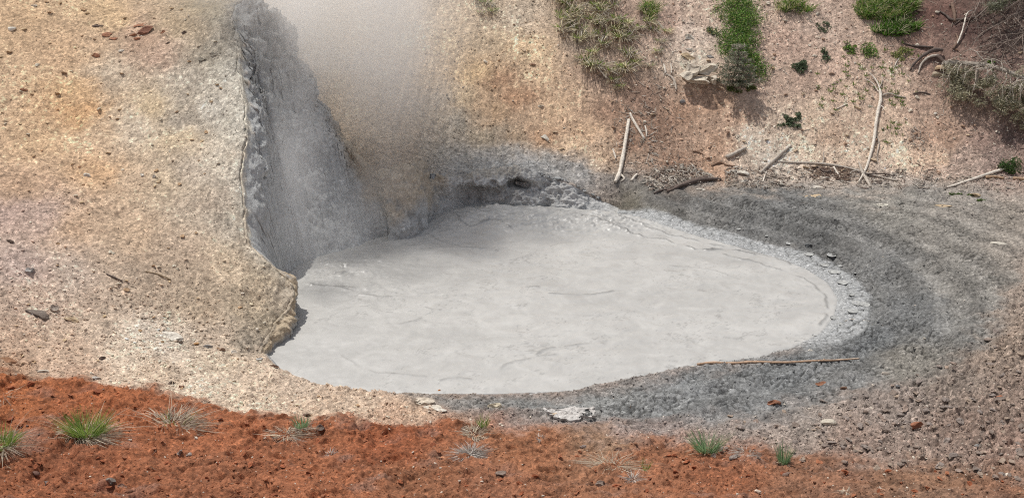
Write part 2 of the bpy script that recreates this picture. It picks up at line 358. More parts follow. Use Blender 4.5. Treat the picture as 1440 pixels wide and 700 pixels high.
u1 = x+.05*fb2(x*5, y*5, 3, 161); u2 = y+.05*fb2(x*5, y*5, 3, 167)
k1, k2, rk_ = voro(u1*7.5, u2*9, 25, 1.); m1, m2, rm_ = voro(u1*14+3, u2*17, 28, 1.)
gate = sst(-.35, .25, fb2(x*2.6, y*2.6, 3, 171)); ck1 = (1-sst(.04, .17, k2-k1))*gate; ck2 = (1-sst(.05, .22, m2-m1))*sst(-.3, .3, fb2(x*4, y*4, 3, 173))
rel_grey = .004*n_fi-.026*ck1-.015*ck2+.014*(rk_-.5)*sst(.02, .14, k2-k1)+.007*(rm_-.5)*sst(.03, .2, m2-m1)+.006*n_sm+.03*n_mid+.045*np.sin(dP*10.5+1.6*fb2(x*1.1, y*1.1, 3, 88))*sst(.5, .8, dP)*sst(2.4, 1.6, dP)
muddy = (1-MS)*np.exp(-(((PU-720+.6*(PV-250))/118)**4))*np.exp(-(((PV-246-.10*(PU-740)+9*fb2(XX*2, YY*2, 3, 86))/25)**4))
rough_r = sst(1120, 1330, PU)*sst(300, 560, PV+.3*(PU-1200))
clod = .034*(.6-k1)*(rk_ > .45)+.028*(.55-m1)*(rm_ > .4)+.016*n_sm+.004*n_fi+.025*n_mid-.02*ck1
rel_shelf = -.035*crack3*sst(.12, .3, dP)+.006*n_sm+.01*n_mid+.012*(rh-.5)*sst(.12, .3, dP)
rill = 1-2*abs(fb2((x-.45*np.where(x < 4, y*np.interp(x, [-4, 4], [1, 0]), 0))*2.6, y*.55, 4, 121, .6))
rel_back = .022*rill*sst(9, 3, x)+.022*n_mid+.012*n_sm+.005*n_fi+.02*np.maximum(0, .45-g1)*(rg > .7)*2
flat = np.clip(1-hill-red-back-grey, 0, 1)
D = rel+hill*rel_hill+red*(rel_red*(1-.4*redR)+clod*.6*redR)+back*rel_back+grey*rel_grey*(1-rough_r*.6)+(1-hill)*(1-red)*(1-back)*rough_r*clod+flat*(.03*n_sm+.015*n_mid+.5*clod*(1-hill))
D = D*(1-muddy)+muddy*(.10*fb2(x*3.2, y*3.2, 4, 81, .55)+.035*(1-2*abs(fb2(x*7, y*7, 2, 83)))+.01*n_sm)
D = D*(1-shelf)+rel_shelf*shelf
edge = sst(-.02, .12, dP)
far_fade = sst(6.6, 7.6, YY)
# lip of the red bank standing over the pale gravel at left
lip = .06*np.exp(-((V-red_line-10)/12)**2)*sst(700, 500, U)*(1-redR)
Z = Z0+D*np.where(MS > .5, 1, edge)*far_fade*sst(26.5, 25, YY)*1.0+lip
near_r = np.exp(-(np.minimum(abs(XX-xc(YY)), 1)/.10)**2)*(YY > 13.5)*(YY < 19.4)
Z = np.where(MS > .5, Z-.05*near_r*0, Z)

# soil colours
K1 = 1.0
def pts(L, k=K1, sat=.86):
    o = []
    for u, v, r, g, b in L:
        c = alb(r, g, b, k); m = c@np.array([.3, .5, .2]); o.append((u, v, m+(c-m)*sat))
    return o
CL = pts([(30,30,205,170,125),(90,70,208,172,128),(150,20,200,168,122),(200,50,182,150,120),(220,80,185,155,128),(265,40,172,150,115),(300,15,155,140,108),(310,70,185,172,145),(330,100,195,188,165),
 (100,130,212,172,120),(60,200,210,174,128),(110,160,214,168,112),(160,110,200,180,150),(190,180,198,180,152),(215,150,206,182,140),(240,200,206,183,144),(260,140,178,165,142),(275,110,190,178,155),(255,170,160,148,128),(300,160,200,192,172),(335,170,205,196,172),
 (130,250,210,170,122),(180,260,204,176,140),(230,260,202,180,145),(270,240,196,178,152),(320,230,200,186,160),(300,290,198,178,150),(335,300,202,184,152),(30,260,200,165,128),(15,300,185,158,140),(60,310,192,165,145),(110,320,205,172,135),(180,330,203,174,138),
 (250,350,196,172,142),(320,360,198,176,142),(380,390,186,165,130),(400,420,168,150,124),(380,450,160,146,120),(350,430,180,162,132),(360,480,165,152,130),(30,370,188,165,148),(100,390,192,172,150),(200,400,190,168,140),(280,430,185,164,134),
 (0,420,190,165,140),(60,430,195,170,145),(150,455,200,178,150),(200,465,216,200,176),(130,440,196,172,145),(240,490,214,198,174),(180,500,212,192,164),(300,480,196,175,148),(320,510,205,186,156),(100,490,196,168,138),(30,480,194,164,134),(20,520,180,145,112),
 (120,525,190,158,128),(280,540,212,192,164),(220,530,205,182,152),(380,530,200,178,150),(420,560,205,178,145),(350,565,205,180,150)])
CRt = pts([(420,540,192,168,142),(500,565,194,167,138),(570,575,188,157,126),(460,575,192,164,134),(560,592,184,146,114),(640,598,170,130,100),(340,560,205,180,150),
 (700,605,160,115,90),(900,608,150,125,112),(1060,605,146,130,118),(1150,590,142,128,116),(1250,570,146,130,118),(1330,540,138,122,108),(1400,480,144,124,106),(1430,400,148,130,114),(1420,330,152,140,128),(1420,290,160,145,130),(1370,290,152,146,138),(1300,280,150,145,138),
 (1430,560,138,116,100),(1350,600,138,114,98),(1200,620,146,122,106),(1440,640,148,118,100),
 (870,262,118,112,106),(900,268,122,116,108),(960,262,150,132,115),(1050,255,165,145,125),(1150,262,165,150,135),(1250,262,165,150,135),(1350,262,155,138,122),
 (820,240,120,117,114),(790,225,135,130,124),(750,230,165,163,158),(740,245,165,163,160),(700,245,166,163,158),(650,245,164,160,152),(720,215,156,150,140),(680,225,160,154,145),(640,225,160,152,138),(600,215,158,148,132),(570,225,172,152,126),(560,190,175,158,135),
 (640,180,150,140,124),(690,190,165,148,122),(730,195,165,138,105),(600,150,165,150,130),(650,140,180,155,118),(700,160,175,142,104),
 (560,60,200,178,145),(600,40,192,168,135),(640,60,185,158,120),(660,110,196,162,112),(690,60,172,148,115),(700,110,160,122,88),(720,30,178,158,132),(740,70,205,172,128),(760,110,205,170,128),(730,140,172,130,92),(780,160,205,168,126),(820,190,196,158,118),(850,225,190,158,122),(770,190,185,142,100),(800,205,205,172,132),
 (450,60,195,172,140),(480,150,190,168,138),(420,20,195,172,140),(530,130,185,165,138),
 (820,60,150,130,110),(850,100,148,122,102),(880,40,150,122,102),(930,30,172,140,118),(900,140,140,108,86),(860,160,150,115,88),(880,200,142,106,80),(920,180,148,112,86),(960,160,160,122,92),(940,230,158,122,94),
 (1000,150,172,134,102),(1010,200,176,138,106),(1000,235,178,138,104),(1040,170,178,142,112),(980,90,200,180,155),(960,50,196,172,150),(990,20,180,152,128),(1010,100,188,160,135),
 (1060,200,196,176,152),(1100,170,198,172,145),(1080,130,182,152,128),(1130,110,178,146,122),(1100,60,170,138,116),(1150,40,180,152,130),(1170,90,182,150,126),(1200,130,200,168,138),(1150,170,206,176,144),(1130,210,208,182,152),(1200,210,206,178,148),(1180,190,186,154,124),(1090,225,196,180,160),
 (1260,170,196,164,134),(1270,220,210,180,148),(1250,120,186,156,130),(1300,150,170,138,114),(1320,190,172,136,108),(1310,220,196,162,130),(1340,220,168,142,124),(1370,200,152,122,106),(1400,220,140,116,104),(1420,190,112,88,78),(1430,235,148,120,104),
 (1300,60,130,98,82),(1320,20,105,72,60),(1360,40,88,62,54),(1420,20,84,64,56),(1400,80,112,86,74),(1360,110,140,108,90),(1420,110,125,98,84),(1340,90,128,98,82)], .85, .73)
CG = pts([(1000,285,126,126,126),(1100,300,120,121,122),(1200,330,128,128,128),(1150,340,112,113,114),(1240,380,124,125,126),(1280,440,124,126,128),(1340,400,140,138,135),(1330,330,142,139,135),(1420,350,142,136,130),(1430,300,150,143,136),(1350,295,150,145,140),(1250,295,142,140,136),(1220,480,116,119,122),(1100,520,128,131,134),(1180,540,132,133,134),
 (1050,555,134,136,138),(950,560,136,138,140),(800,570,138,140,141),(680,565,140,141,141),(1280,510,140,137,132),(930,275,110,109,108),(880,285,100,97,88),(900,300,120,118,112),(1050,330,120,121,122),(960,540,132,135,138),(860,545,146,148,149)], 1.06, 1)
CRd = pts([(0,560,176,106,70),(150,570,172,102,68),(300,600,174,106,74),(100,640,160,98,70),(300,660,162,102,74),(450,630,168,104,74),(550,620,164,96,66),(600,680,162,106,78),(750,640,168,110,80),(700,690,164,108,82),(900,650,166,108,80),(1000,670,162,102,74),(1150,680,156,108,84),(1300,690,154,114,92),(1440,690,156,110,88),(1440,650,156,116,94),(850,615,164,126,102)], 1.0, 1)
cL = splat(U, V, CL)*np.array([1, .975, .99]); cL = cL*.95+.05*(cL@np.array([.4, .4, .2]))[..., None]; cR = splat(U, V, CRt)*np.array([1, .99, .985]); cG = splat(U, V, CG)*np.array([1.03, 1, .945]); cD = splat(U, V, CRd)
C = cL*MS[..., None]+cR*(1-MS)[..., None]
C = C*(1-grey[..., None])+cG*grey[..., None]
hb = np.clip(xc(y)-x, 0, 9); pm = MS*sst(13.8, 15.5, y)*np.exp(-hb/.42)*(.75+.6*fb2(x*3, y*3, 3, 127))*sst(19.6, 18.3, y)
C = C*(1-np.clip(pm, 0, .85)[..., None])+alb(204, 198, 184, 1.05)*np.clip(pm, 0, .85)[..., None]
pd_ = MS*sst(17.7, 18.7, y)*np.exp(-hb/.35)*(.9+.8*fb2(x*3, y*3, 3, 128)); C = C*(1-np.clip(pd_, 0, .9)[..., None])+alb(140, 134, 124, 1.15)*np.clip(pd_, 0, .9)[..., None]
# ring marks left by older, higher mud levels
ring = np.sin(dP*9+1.5*fb2(x*1.1, y*1.1, 3, 88))*grey*sst(.6, 1.0, dP)
C = C*(1+.16*ring[..., None])
redm = red*(1-.15*redR*sst(-.3, .5, fb2(x*2.5, y*2.5, 3, 91)))
C = C*(1-redm[..., None])+cD*np.array([.82, .89, .87])*(1-.30*sst(.05, .5, fb2(x*5, y*7, 4, 93, .6))+.12*sst(-.05, -.5, fb2(x*5, y*7, 4, 93, .6)))[..., None]*redm[..., None]
gp = sst(.30, .7, fb2(x*2.2, y*2.2, 4, 95))*red*.3                 # grey ashy patches in the red soil
C = C*(1-gp[..., None])+alb(150, 135, 128)*gp[..., None]
sh = alb(190, 191, 190, 1.45)
shelf_c = shelf*(.75+.25*sst(0, .3, dP)*0+.0)
C = C*(1-shelf[..., None])+(sh*(1-.65*crack3*sst(.14, .28, dP))[..., None])*shelf[..., None]
edge_line = np.exp(-((dP-.02)/.035)**2)*sst(800, 900, PU)*(1-MS)*.45*sst(-.3, .3, fb2(x*3, y*3, 2, 5))  # thin, broken darker line along the right part of the pool edge
C = C*(1-edge_line[..., None])
C = C*(1-.8*muddy[..., None])+(alb(176, 175, 172, 1.25)*(1+.25*fb2(x*4, y*4, 3, 85))[..., None])*.8*muddy[..., None]
# mottling: patches, downslope streaks, light gravel grains, dark grains
mo = 1+.13*fb2(x*2.3, y*2.3, 4, 101)+.13*fb2(x*18, y*18, 2, 103)
st = fb2((x-.45*np.where(x < 4, y*np.interp(x, [-4, 4], [1, 0]), 0))*5, y*.9, 3, 105)*back*.2+fb2((x+y*.8)*4.5, (y-x*.3)*.8, 4, 107, .6)*hill*.20
C = C*(mo+st)[..., None]
gr = (rg > .80)*(1-crack2)*(1-grey); dk = (rg < .14)*(1-grey)
gl = (hill*.30+back*.42+flat*.35+red*.05)*(1-grey)*(1-shelf)
C = C*(1+(gl*gr*(.6+.8*patch))[..., None])*(1-(.22*dk*(1-shelf))[..., None])
C = C*(1-(.62*np.maximum(ck1, ck2*.75)*np.maximum(grey, .5*rough_r)*(1-shelf))[..., None])*(1+(.22*(rk_-.5)*grey*(1-shelf))[..., None])
fn = fb2(x*26, y*34, 2, 113, .8)
C = C*(1-(.24*sst(.2, .6, fn)*(1-shelf))[..., None])*(1+(.14*sst(-.25, -.6, fn)*(1-shelf))[..., None])
C = np.clip(C, .01, .72)
C[..., 2] *= 1.0
GV = np.stack([XX, YY, Z], -1)
ground = link('ground', make_mesh('ground', GV.reshape(-1, 3), grid_faces(*XX.shape), C.reshape(-1, 3), M_ground, True)); tag(ground, kind='structure')

# ground sampling
_xcol = TT
def HG(X, Y):
    X = np.asarray(X, float); Y = np.asarray(Y, float)
    r = np.interp(Y, TY, np.arange(len(TY))); c = np.interp(X/FY(Y), _xcol, np.arange(len(_xcol)))
    r0 = np.clip(np.floor(r).astype(int), 0, len(TY)-2); c0 = np.clip(np.floor(c).astype(int), 0, len(_xcol)-2); a = r-r0; b = c-c0
    return (Z[r0, c0]*(1-b)+Z[r0, c0+1]*b)*(1-a)+(Z[r0+1, c0]*(1-b)+Z[r0+1, c0+1]*b)*a
def CGd(X, Y):
    r0 = np.clip(np.round(np.interp(Y, TY, np.arange(len(TY)))).astype(int), 0, len(TY)-1); c0 = np.clip(np.round(np.interp(X/FY(Y), _xcol, np.arange(len(_xcol)))).astype(int), 0, len(_xcol)-1)
    return C[r0, c0]
def hit(u, v):
    d = ray(u, v); yy = np.arange(7.0, 32, .01); t = yy/d[1]; P = CAM+t[:, None]*d
    b = P[:, 2] < HG(P[:, 0], P[:, 1]); k = int(np.argmax(b)) if b.any() else len(yy)-1
    return np.array([P[k, 0], P[k, 1], HG(P[k, 0], P[k, 1])])
def pxm(p): return float(np.linalg.norm(p-CAM))/F     # metres one photo pixel spans at p

# ------------------------------------------------------------------ cliff: crater wall, fin, nose and alcove
cr_x[:, 0] = cr_x[:, 0]*sst(12.5, 13.5, ci)-.10*sst(14, 12.5, ci)
H = T-B; tang = np.gradient((T+B)/2, axis=0); inw = np.stack([-tang[:, 1], tang[:, 0], 0*tang[:, 0]], 1); inw /= np.linalg.norm(inw, axis=1)[:, None]+1e-9
NF = 150; s = np.linspace(0, 1, NF)
prof = np.sin(np.pi*np.clip(s, 0, 1)**.8)
face = B[None]+(Tsm-B)[None]*s[:, None, None]+(T-Tsm)[None]*(s[:, None, None]**7)+inw[None]*(prof[:, None]*cr_x[None, :, 0])[..., None]
nb = NRc-NF; bk = []
isfin = sst(NB-.8, NB+1.2, ci)*sst(24.5, 22.5, ci)
backdir = np.where((isfin > .5)[:, None], np.array([[-.10, 1., 0]]), inw)
for k in range(1, nb+1):
    q = k/nb
    fin = T+np.array([-.05, .9, 0])*(q**.8)*1.0-np.stack([0*ci, 0*ci, (T[:, 2]+.15)*sst(0, 1, q)], 1)+np.stack([0*ci, 0*ci, .05*np.sin(min(q*8, 3.14))+0*ci], 1)
    roll = T+inw*(.30*q)+np.stack([0*ci, 0*ci, -.012-.6*max(0, q-.08)**1.3+0*ci], 1)
    hillslope = np.where(ci < NB, 1., 0)[:, None]
    Lr = T+inw*(1.35*q); Lr[:, 2] = fR(Lr[:, 0], Lr[:, 1])+.045-4.*max(0, q-.72)**2; Lr[:, 2] = np.maximum(T[:, 2]*(1-q)+Lr[:, 2]*q, Lr[:, 2]*1.0) if k > 3 else T[:, 2]*(1-q)+Lr[:, 2]*q
    isal = (sst(23.4, 24.4, ci)*sst(29.6, 28.6, ci))[:, None]
    Lr = T+np.array([0, .40, 0])*q; Lr[:, 2] = np.where(q < .06, T[:, 2], T[:, 2]*(1-min(1, q*3))+(fR(Lr[:, 0], Lr[:, 1])+.03)*min(1, q*3))-2.5*max(0, q-.75)**2
    isal = (sst(23.6, 24.4, ci)*sst(29.2, 28.4, ci))[:, None]
    roll = Lr*isal+roll*(1-isal)
    bk.append(fin*isfin[:, None]+roll*(1-isfin[:, None]))
W = np.concatenate([face, np.array(bk)], 0)
dr = np.gradient(W, axis=0); dc = np.gradient(W, axis=1); Nn = np.cross(dc, dr); Nn /= np.linalg.norm(Nn, axis=2)[..., None]+1e-9
if Nn[NF//2, 300] @ np.array([1, -1, 0.]) < 0: Nn = -Nn
X_, Y_, Z_ = W[..., 0], W[..., 1], W[..., 2]
rg_ = cr_x[None, :, 1]; ciG_ = ci[None]+0*np.arange(NRc)[:, None]
n1 = fb3(X_*1.5, Y_*1.5, Z_*.9, 3, 201); n2 = fb3(X_*4.5, Y_*4.5, Z_*4.2, 3, 207, .6); n3 = fb3(X_*18, Y_*18, Z_*15, 3, 211, .6)
rdg = 1-abs(fb3(X_*4+n1, Y_*4, Z_*4.5+.8*n1, 2, 217))*2.2
rdg2 = 1-abs(fb3(X_*10+n2, Y_*10, Z_*8.5, 2, 219))*2.2
q_ = np.arange(NRc)[:, None]/NF
upper = sst(.35, 1.0, q_)
ov = abs(vn3(X_*9, Y_*9, Z_*5, 231))
scale_h = np.clip(H[:, 2]/1.2, .35, 1.3)[None]
bil = 1-2*abs(fb3(X_*7+.6*n1, Y_*7, Z_*6, 3, 223, .55))
disp = (.17*n1+.085*n2*rg_+.030*n3*(.7+.5*upper)+.045*bil*rg_*(.5+.6*upper)+.012*rdg2*rg_)*scale_h*(1.1-.35*sst(4.5, 7, ciG_)*sst(24, 22, ciG_)*(1-upper))*.85*(1-.72*sst(9.2, 7, ciG_)*sst(4, 5.5, ciG_))*(1-.35*sst(.7, .45, q_)*sst(7, 8.5, ciG_)*sst(18.5, 17, ciG_))*(1+.6*sst(.7, .85, q_)*sst(12.5, 13.5, ciG_)*sst(18, 16, ciG_))
fade = np.ones((NRc, NCc)); fade[NF:] = np.linspace(1, .15, nb)[:, None]*(1-isfin)+isfin*1.0
disp = disp*(1-.8*sst(12.5, 10, ciG_)*sst(3.5, 5, ciG_)*sst(.75, .2, q_))
disp = disp*(1-(.82*sst(.86, .97, q_)*(ciG_ < 12.6)))*fade*np.minimum(1, np.minimum(ci, len(CR)-1-ci)*1.2)[None]
# the small dark vent hole above the alcove and scalloped roof of the alcove
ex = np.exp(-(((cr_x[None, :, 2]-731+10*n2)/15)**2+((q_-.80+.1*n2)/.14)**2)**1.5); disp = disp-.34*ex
alw = sst(22.5, 24, ciG_)*sst(31.5, 30, ciG_); disp = disp+alw*(.10*n2+.015*bil+.04*n3)-.10*np.exp(-(((cr_x[None, :, 2]-668)/42)**2+((q_-.55)/.22)**2)**2)
disp = disp+sst(6.2, 5, ciG_)*sst(.3, 1.2, ciG_)*sst(1.1, .8, q_)*(.09*n2+.05*bil+.03*n3)+.05*sst(14, 12.5, ciG_)*sst(.98, .78, q_)*sst(0, 1.5, ciG_)
W = W+Nn*disp[..., None]
# overhanging lip above the alcove
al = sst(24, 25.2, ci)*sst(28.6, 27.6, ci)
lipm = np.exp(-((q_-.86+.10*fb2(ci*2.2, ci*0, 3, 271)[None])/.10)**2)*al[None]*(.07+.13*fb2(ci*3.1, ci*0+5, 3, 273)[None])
W[..., 1] -= lipm
Pu, Pv = cr_x[None, :, 2]+0*q_, q_
gcol = alb(190, 191, 189, 1.2); dkc = alb(150, 150, 148, 1.2); bei = alb(190, 172, 146, 1.15); lgt = alb(208, 208, 206, 1.2); pale = alb(198, 188, 165, 1.15)
cc = np.tile(gcol, (NRc, NCc, 1))
def mixc(c, d, m): return c*(1-m[..., None])+d*m[..., None]
ciG = ci[None]+0*q_; nz = fb3(X_*2.5, Y_*2.5, Z_*2.5, 3, 241)
cc = mixc(cc, dkc, np.clip(sst(9, 12, ciG)*sst(16, 13.5, ciG)*sst(.55, .95, q_+.2*nz)*.8, 0, 1))
cc = mixc(cc, lgt, np.clip(sst(.1, .5, nz)*.25, 0, 1))
cc = mixc(cc, bei, sst(16.5, 18.8, ciG+nz*.9)*sst(24.6, 23.3, ciG+.6*nz)*sst(.2, .8, q_+.5*nz)*.75)
cc = mixc(cc, dkc, sst(18, 19, ciG)*sst(24, 23, ciG)*sst(.1, .5, fb3(X_*7, Y_*7, Z_*7, 3, 277))*.7)
cc = mixc(cc, bei, sst(6.8, 5.4, ciG)*sst(.55, .85, q_+.3*nz))
cc = mixc(cc, alb(150, 142, 132, 1.15), sst(6.4, 5.2, ciG)*sst(.7, .35, q_+.3*nz)*.9)
cc = mixc(cc, alb(178, 160, 134, 1.15), sst(9, 7, ciG)*sst(.93, 1.0, q_+.05*nz)*.8)
cc = mixc(cc, pale, sst(13, 11, ciG)*sst(7, 9, ciG)*sst(1.0, 1.08, q_+.06*nz))
cc = mixc(cc, alb(196, 195, 192, 1.2), sst(23.8, 24.6, ciG)*.85)
cc = mixc(cc, alb(168, 158, 142, 1.2), sst(23.8, 24.6, ciG)*sst(29, 27.5, ciG)*sst(.95, 1.05, q_+.1*nz)*.5)
cc = mixc(cc, alb(172, 170, 166, 1.3), al[None]*sst(.86, .70, q_+.2*n2)*sst(.12, .34, q_+.2*n2)*.7)  # middle of the alcove face darkened: recess shade put into the mud colour
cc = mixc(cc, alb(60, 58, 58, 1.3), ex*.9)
r0_ = np.clip(np.round(np.interp(W[..., 1], TY, np.arange(len(TY)))).astype(int), 0, len(TY)-1); c0_ = np.clip(np.round(np.interp((W[..., 0]-.12*(ciG_ < 13))/FY(W[..., 1]), TT, np.arange(len(TT)))).astype(int), 0, len(TT)-1)
cc = mixc(cc, C[r0_, c0_], np.clip(sst(.93, 1.0, q_+.09*n2+.05*n3)*(sst(12.5, 10.5, ciG)+sst(29, 30, ciG)), 0, 1))
cc = cc*(1+.12*n2+.10*n3)[..., None]
fc = grid_faces(NRc, NCc)
cliff = link('cliff', make_mesh('cliff', W.reshape(-1, 3), fc, cc.reshape(-1, 3), M_cliff, True)); tag(cliff, kind='structure')

# ------------------------------------------------------------------ mud pool
px_ = np.arange(-4.8, 5.2, .02); py_ = np.arange(12.0, 20.3, .025); MX, MY = np.meshgrid(px_, py_)
dm = sdist(MX, MY, POOL)
mu, mv = proj(np.stack([MX, MY, 0*MX], -1))
sw = fb2(MX*.8+1.3*fb2(MX*.6, MY*.6, 2, 301), MY*1.4+1.3*fb2(MX*.7, MY*.7, 2, 303), 4, 305)
wv1 = fb2(MX*2.2, MY*3.5, 4, 307); wv2 = fb2(MX*9+wv1, MY*12, 3, 309)
act = np.exp(-(((mu-740)/150)**2+((mv-300)/26)**2))+np.exp(-(((mu-470)/90)**2+((mv-385)/32)**2))*.8+.8*np.exp(-(((mu-860)/120)**2+((mv-315)/14)**2))
rip = fb2(MX*5+2*sw, MY*8+2*wv1, 3, 318, .6)
MZ = .012*wv1+.006*wv2+.006*rip+act*(.07*abs(wv1)+.045*abs(wv2)+.03*abs(rip))+.025*act
fl = fb2(MX*1.5+1.6*sw, MY*2.6+1.6*wv1, 4, 317, .6); thin = np.exp(-(fl/.022)**2)
mc = np.tile(alb(205, 203, 198, 1.45), MX.shape+(1,))*(1+.11*sw+.07*wv1-.10*np.clip(np.exp(-(((mu-475)/110)**2+((mv-385)/30)**2))*(1+2.5*wv1+2*rip), 0, 1.6)-.26*thin*sst(-.1, .3, sw+.15)+.05*sst(.3, .6, fb2(MX*5+fl*2, MY*9, 4, 319)))[..., None]  # irregular dark patch by the wall foot: shade put into the mud colour
lines = [[(440,402),(470,405),(500,411),(520,416),(552,417)],[(480,404),(492,406),(512,412)],[(600,432),(618,436)],[(742,403),(760,402)],[(770,414),(800,413),(830,414),(860,410)],
 [(850,320),(880,326),(905,333),(935,338),(960,345),(990,352),(1020,350),(1060,358)],[(820,305),(850,316),(870,322)],[(1000,352),(1060,368),(1100,380),(1135,395),(1158,415),(1163,440),(1150,458)],
 [(860,305),(900,318),(940,330),(985,340),(1050,352),(1110,372)],[(620,534),(640,530),(662,532)],[(752,500),(770,490),(810,484),(850,482)],[(700,520),(712,512),(740,505),(780,498)],
 [(560,456),(580,452),(590,448)],[(640,300),(660,320),(690,312),(720,326)],[(600,330),(640,345),(700,352)],[(940,372),(1000,380),(1040,392)],[(480,500),(520,520),(600,528)]]
strg = [1, .9, .7, .8, .8, 1.2, .9, .8, .9, .7, .6, .5, .5, .8, .6, .4, .4]
for L_, s_ in zip(lines, strg):
    Q = spl([at_z(*p)[:2] for p in L_], 24)
    wob = .05*fb2(MX*5, MY*5, 3, 311); d = seg_dist(MX+wob, MY+wob, Q)
    m = np.exp(-(d/.022)**2)*s_*sst(-.5, .3, vn2(MX*6, MY*6, 313)+.3)
    MZ += .022*m; mc *= (1-.50*m)[..., None]
crust = sst(.25, .6, fb2(MX*7, MY*11, 4, 315))*act
MZ += .03*crust*abs(fb2(MX*24, MY*24, 2, 316)); mc *= (1-.26*crust)[..., None]
keep = dm < .30
MZ = np.where(dm > .05, MZ*.2-.012, MZ)
fcm = grid_faces(*MX.shape); fcm = fcm[keep.ravel()[fcm].all(1)]
used = np.zeros(MX.size, bool); used[fcm.ravel()] = True; remap = np.cumsum(used)-1
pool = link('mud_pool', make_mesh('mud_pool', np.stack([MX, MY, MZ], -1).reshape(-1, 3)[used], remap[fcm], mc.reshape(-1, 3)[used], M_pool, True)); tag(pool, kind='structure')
#PART2
# ------------------------------------------------------------------ steam
def steam(verts_c, name, A, Bp, r0, r1, dens, nscale, label_kind='stuff', soft=.6, seed=0., col=(1., .995, .985), aniso=0., nstr=1.1):
    """closed tube round the axis A..Bp, density falling off from the axis and broken up by noise"""
    A = np.array(A); Bp = np.array(Bp); ax = Bp-A; L = np.linalg.norm(ax); ax /= L
    e1 = np.cross(ax, [0, 1, 0]); e1 /= np.linalg.norm(e1); e2 = np.cross(ax, e1)
    V = []; n = 24; m = 8
    for i in range(m+1):
        t = i/m; R = (r0+(r1-r0)*t)*1.12
        for k in range(n):
            a = 2*math.pi*k/n; V.append(A+ax*L*t+(e1*math.cos(a)+e2*math.sin(a))*R)
    Fq = [[i*n+k, i*n+(k+1) % n, (i+1)*n+(k+1) % n, (i+1)*n+k] for i in range(m) for k in range(n)]
    V += [A, Bp]; c0 = len(V)-2
    F3 = [[c0, (k+1) % n, k] for k in range(n)]+[[c0+1, m*n+k, m*n+(k+1) % n] for k in range(n)]
    M = MT(name); M.t.nodes.remove(M.b); o_ = M.t.nodes['Material Output']
    g = M.n('ShaderNodeNewGeometry'); sub = M.n('ShaderNodeVectorMath', operation='SUBTRACT'); sub.inputs[1].default_value = tuple(A); M.l(g.outputs['Position'], sub.inputs[0])
    dt = M.n('ShaderNodeVectorMath', operation='DOT_PRODUCT'); dt.inputs[1].default_value = tuple(ax); M.l(sub.outputs[0], dt.inputs[0])
    pr = M.n('ShaderNodeVectorMath', operation='SCALE'); pr.inputs[0].default_value = tuple(ax); M.l(dt.outputs['Value'], pr.inputs['Scale'])
    pe = M.n('ShaderNodeVectorMath', operation='SUBTRACT'); M.l(sub.outputs[0], pe.inputs[0]); M.l(pr.outputs[0], pe.inputs[1])
    ln = M.n('ShaderNodeVectorMath', operation='LENGTH'); M.l(pe.outputs[0], ln.inputs[0])
    rr = M.n('ShaderNodeMapRange'); rr.inputs[2].default_value = L; rr.inputs[3].default_value = r0; rr.inputs[4].default_value = r1; M.l(dt.outputs['Value'], rr.inputs[0])
    dv = M.n('ShaderNodeMath', operation='DIVIDE'); M.l(ln.outputs['Value'], dv.inputs[0]); M.l(rr.outputs[0], dv.inputs[1])
    no = M.n('ShaderNodeTexNoise'); no.inputs['Scale'].default_value = nscale; no.inputs['Detail'].default_value = 4; no.inputs['Distortion'].default_value = .6
    ofs = M.n('ShaderNodeVectorMath', operation='ADD'); ofs.inputs[1].default_value = (seed, seed*2, 0); M.l(g.outputs['Position'], ofs.inputs[0]); M.l(ofs.outputs[0], no.inputs['Vector'])
    ns = M.n('ShaderNodeMath', operation='MULTIPLY_ADD'); ns.inputs[1].default_value = nstr; ns.inputs[2].default_value = -nstr*.5; M.l(no.outputs[0], ns.inputs[0])
    sm = M.n('ShaderNodeMath', operation='ADD'); M.l(dv.outputs[0], sm.inputs[0]); M.l(ns.outputs[0], sm.inputs[1])
    fo = M.n('ShaderNodeMapRange', interpolation_type='SMOOTHSTEP'); fo.inputs[1].default_value = .95; fo.inputs[2].default_value = .95-soft-.35; fo.inputs[3].default_value = 0; fo.inputs[4].default_value = 1; M.l(sm.outputs[0], fo.inputs[0])
    e_ = M.n('ShaderNodeMapRange', interpolation_type='SMOOTHSTEP'); e_.inputs[1].default_value = 0; e_.inputs[2].default_value = L*.5; M.l(dt.outputs['Value'], e_.inputs[0])
    e2_ = M.n('ShaderNodeMapRange', interpolation_type='SMOOTHSTEP'); e2_.inputs[1].default_value = L; e2_.inputs[2].default_value = L*.75; M.l(dt.outputs['Value'], e2_.inputs[0])
    rm = M.n('ShaderNodeMapRange', interpolation_type='SMOOTHSTEP'); rm.inputs[1].default_value = 1.06; rm.inputs[2].default_value = .15; M.l(dv.outputs[0], rm.inputs[0])
    sq = M.n('ShaderNodeMath', operation='POWER'); sq.inputs[1].default_value = 1.15; M.l(fo.outputs[0], sq.inputs[0])
    cur = sq
    for q in (e_, e2_, rm):
        m_ = M.n('ShaderNodeMath', operation='MULTIPLY'); M.l(cur.outputs[0], m_.inputs[0]); M.l(q.outputs[0], m_.inputs[1]); cur = m_
    md = M.n('ShaderNodeMath', operation='MULTIPLY'); md.inputs[1].default_value = dens; M.l(cur.outputs[0], md.inputs[0])
    pv = M.n('ShaderNodeVolumePrincipled'); pv.inputs['Color'].default_value = (*col, 1); pv.inputs['Anisotropy'].default_value = aniso
    M.l(md.outputs[0], pv.inputs['Density']); M.l(pv.outputs[0], o_.inputs['Volume'])
    me = make_mesh('steam', V, [np.array(F3), np.array(Fq)], None, M.m)
    return tag(link('steam', me), kind='stuff')
steam(0, 'steam_plume', at_y(575, 285, 19.3), at_y(440, -190, 20.6), 1.15, 5.4, 1.05, .8, seed=3, nstr=1.5, col=(1., .988, .965))
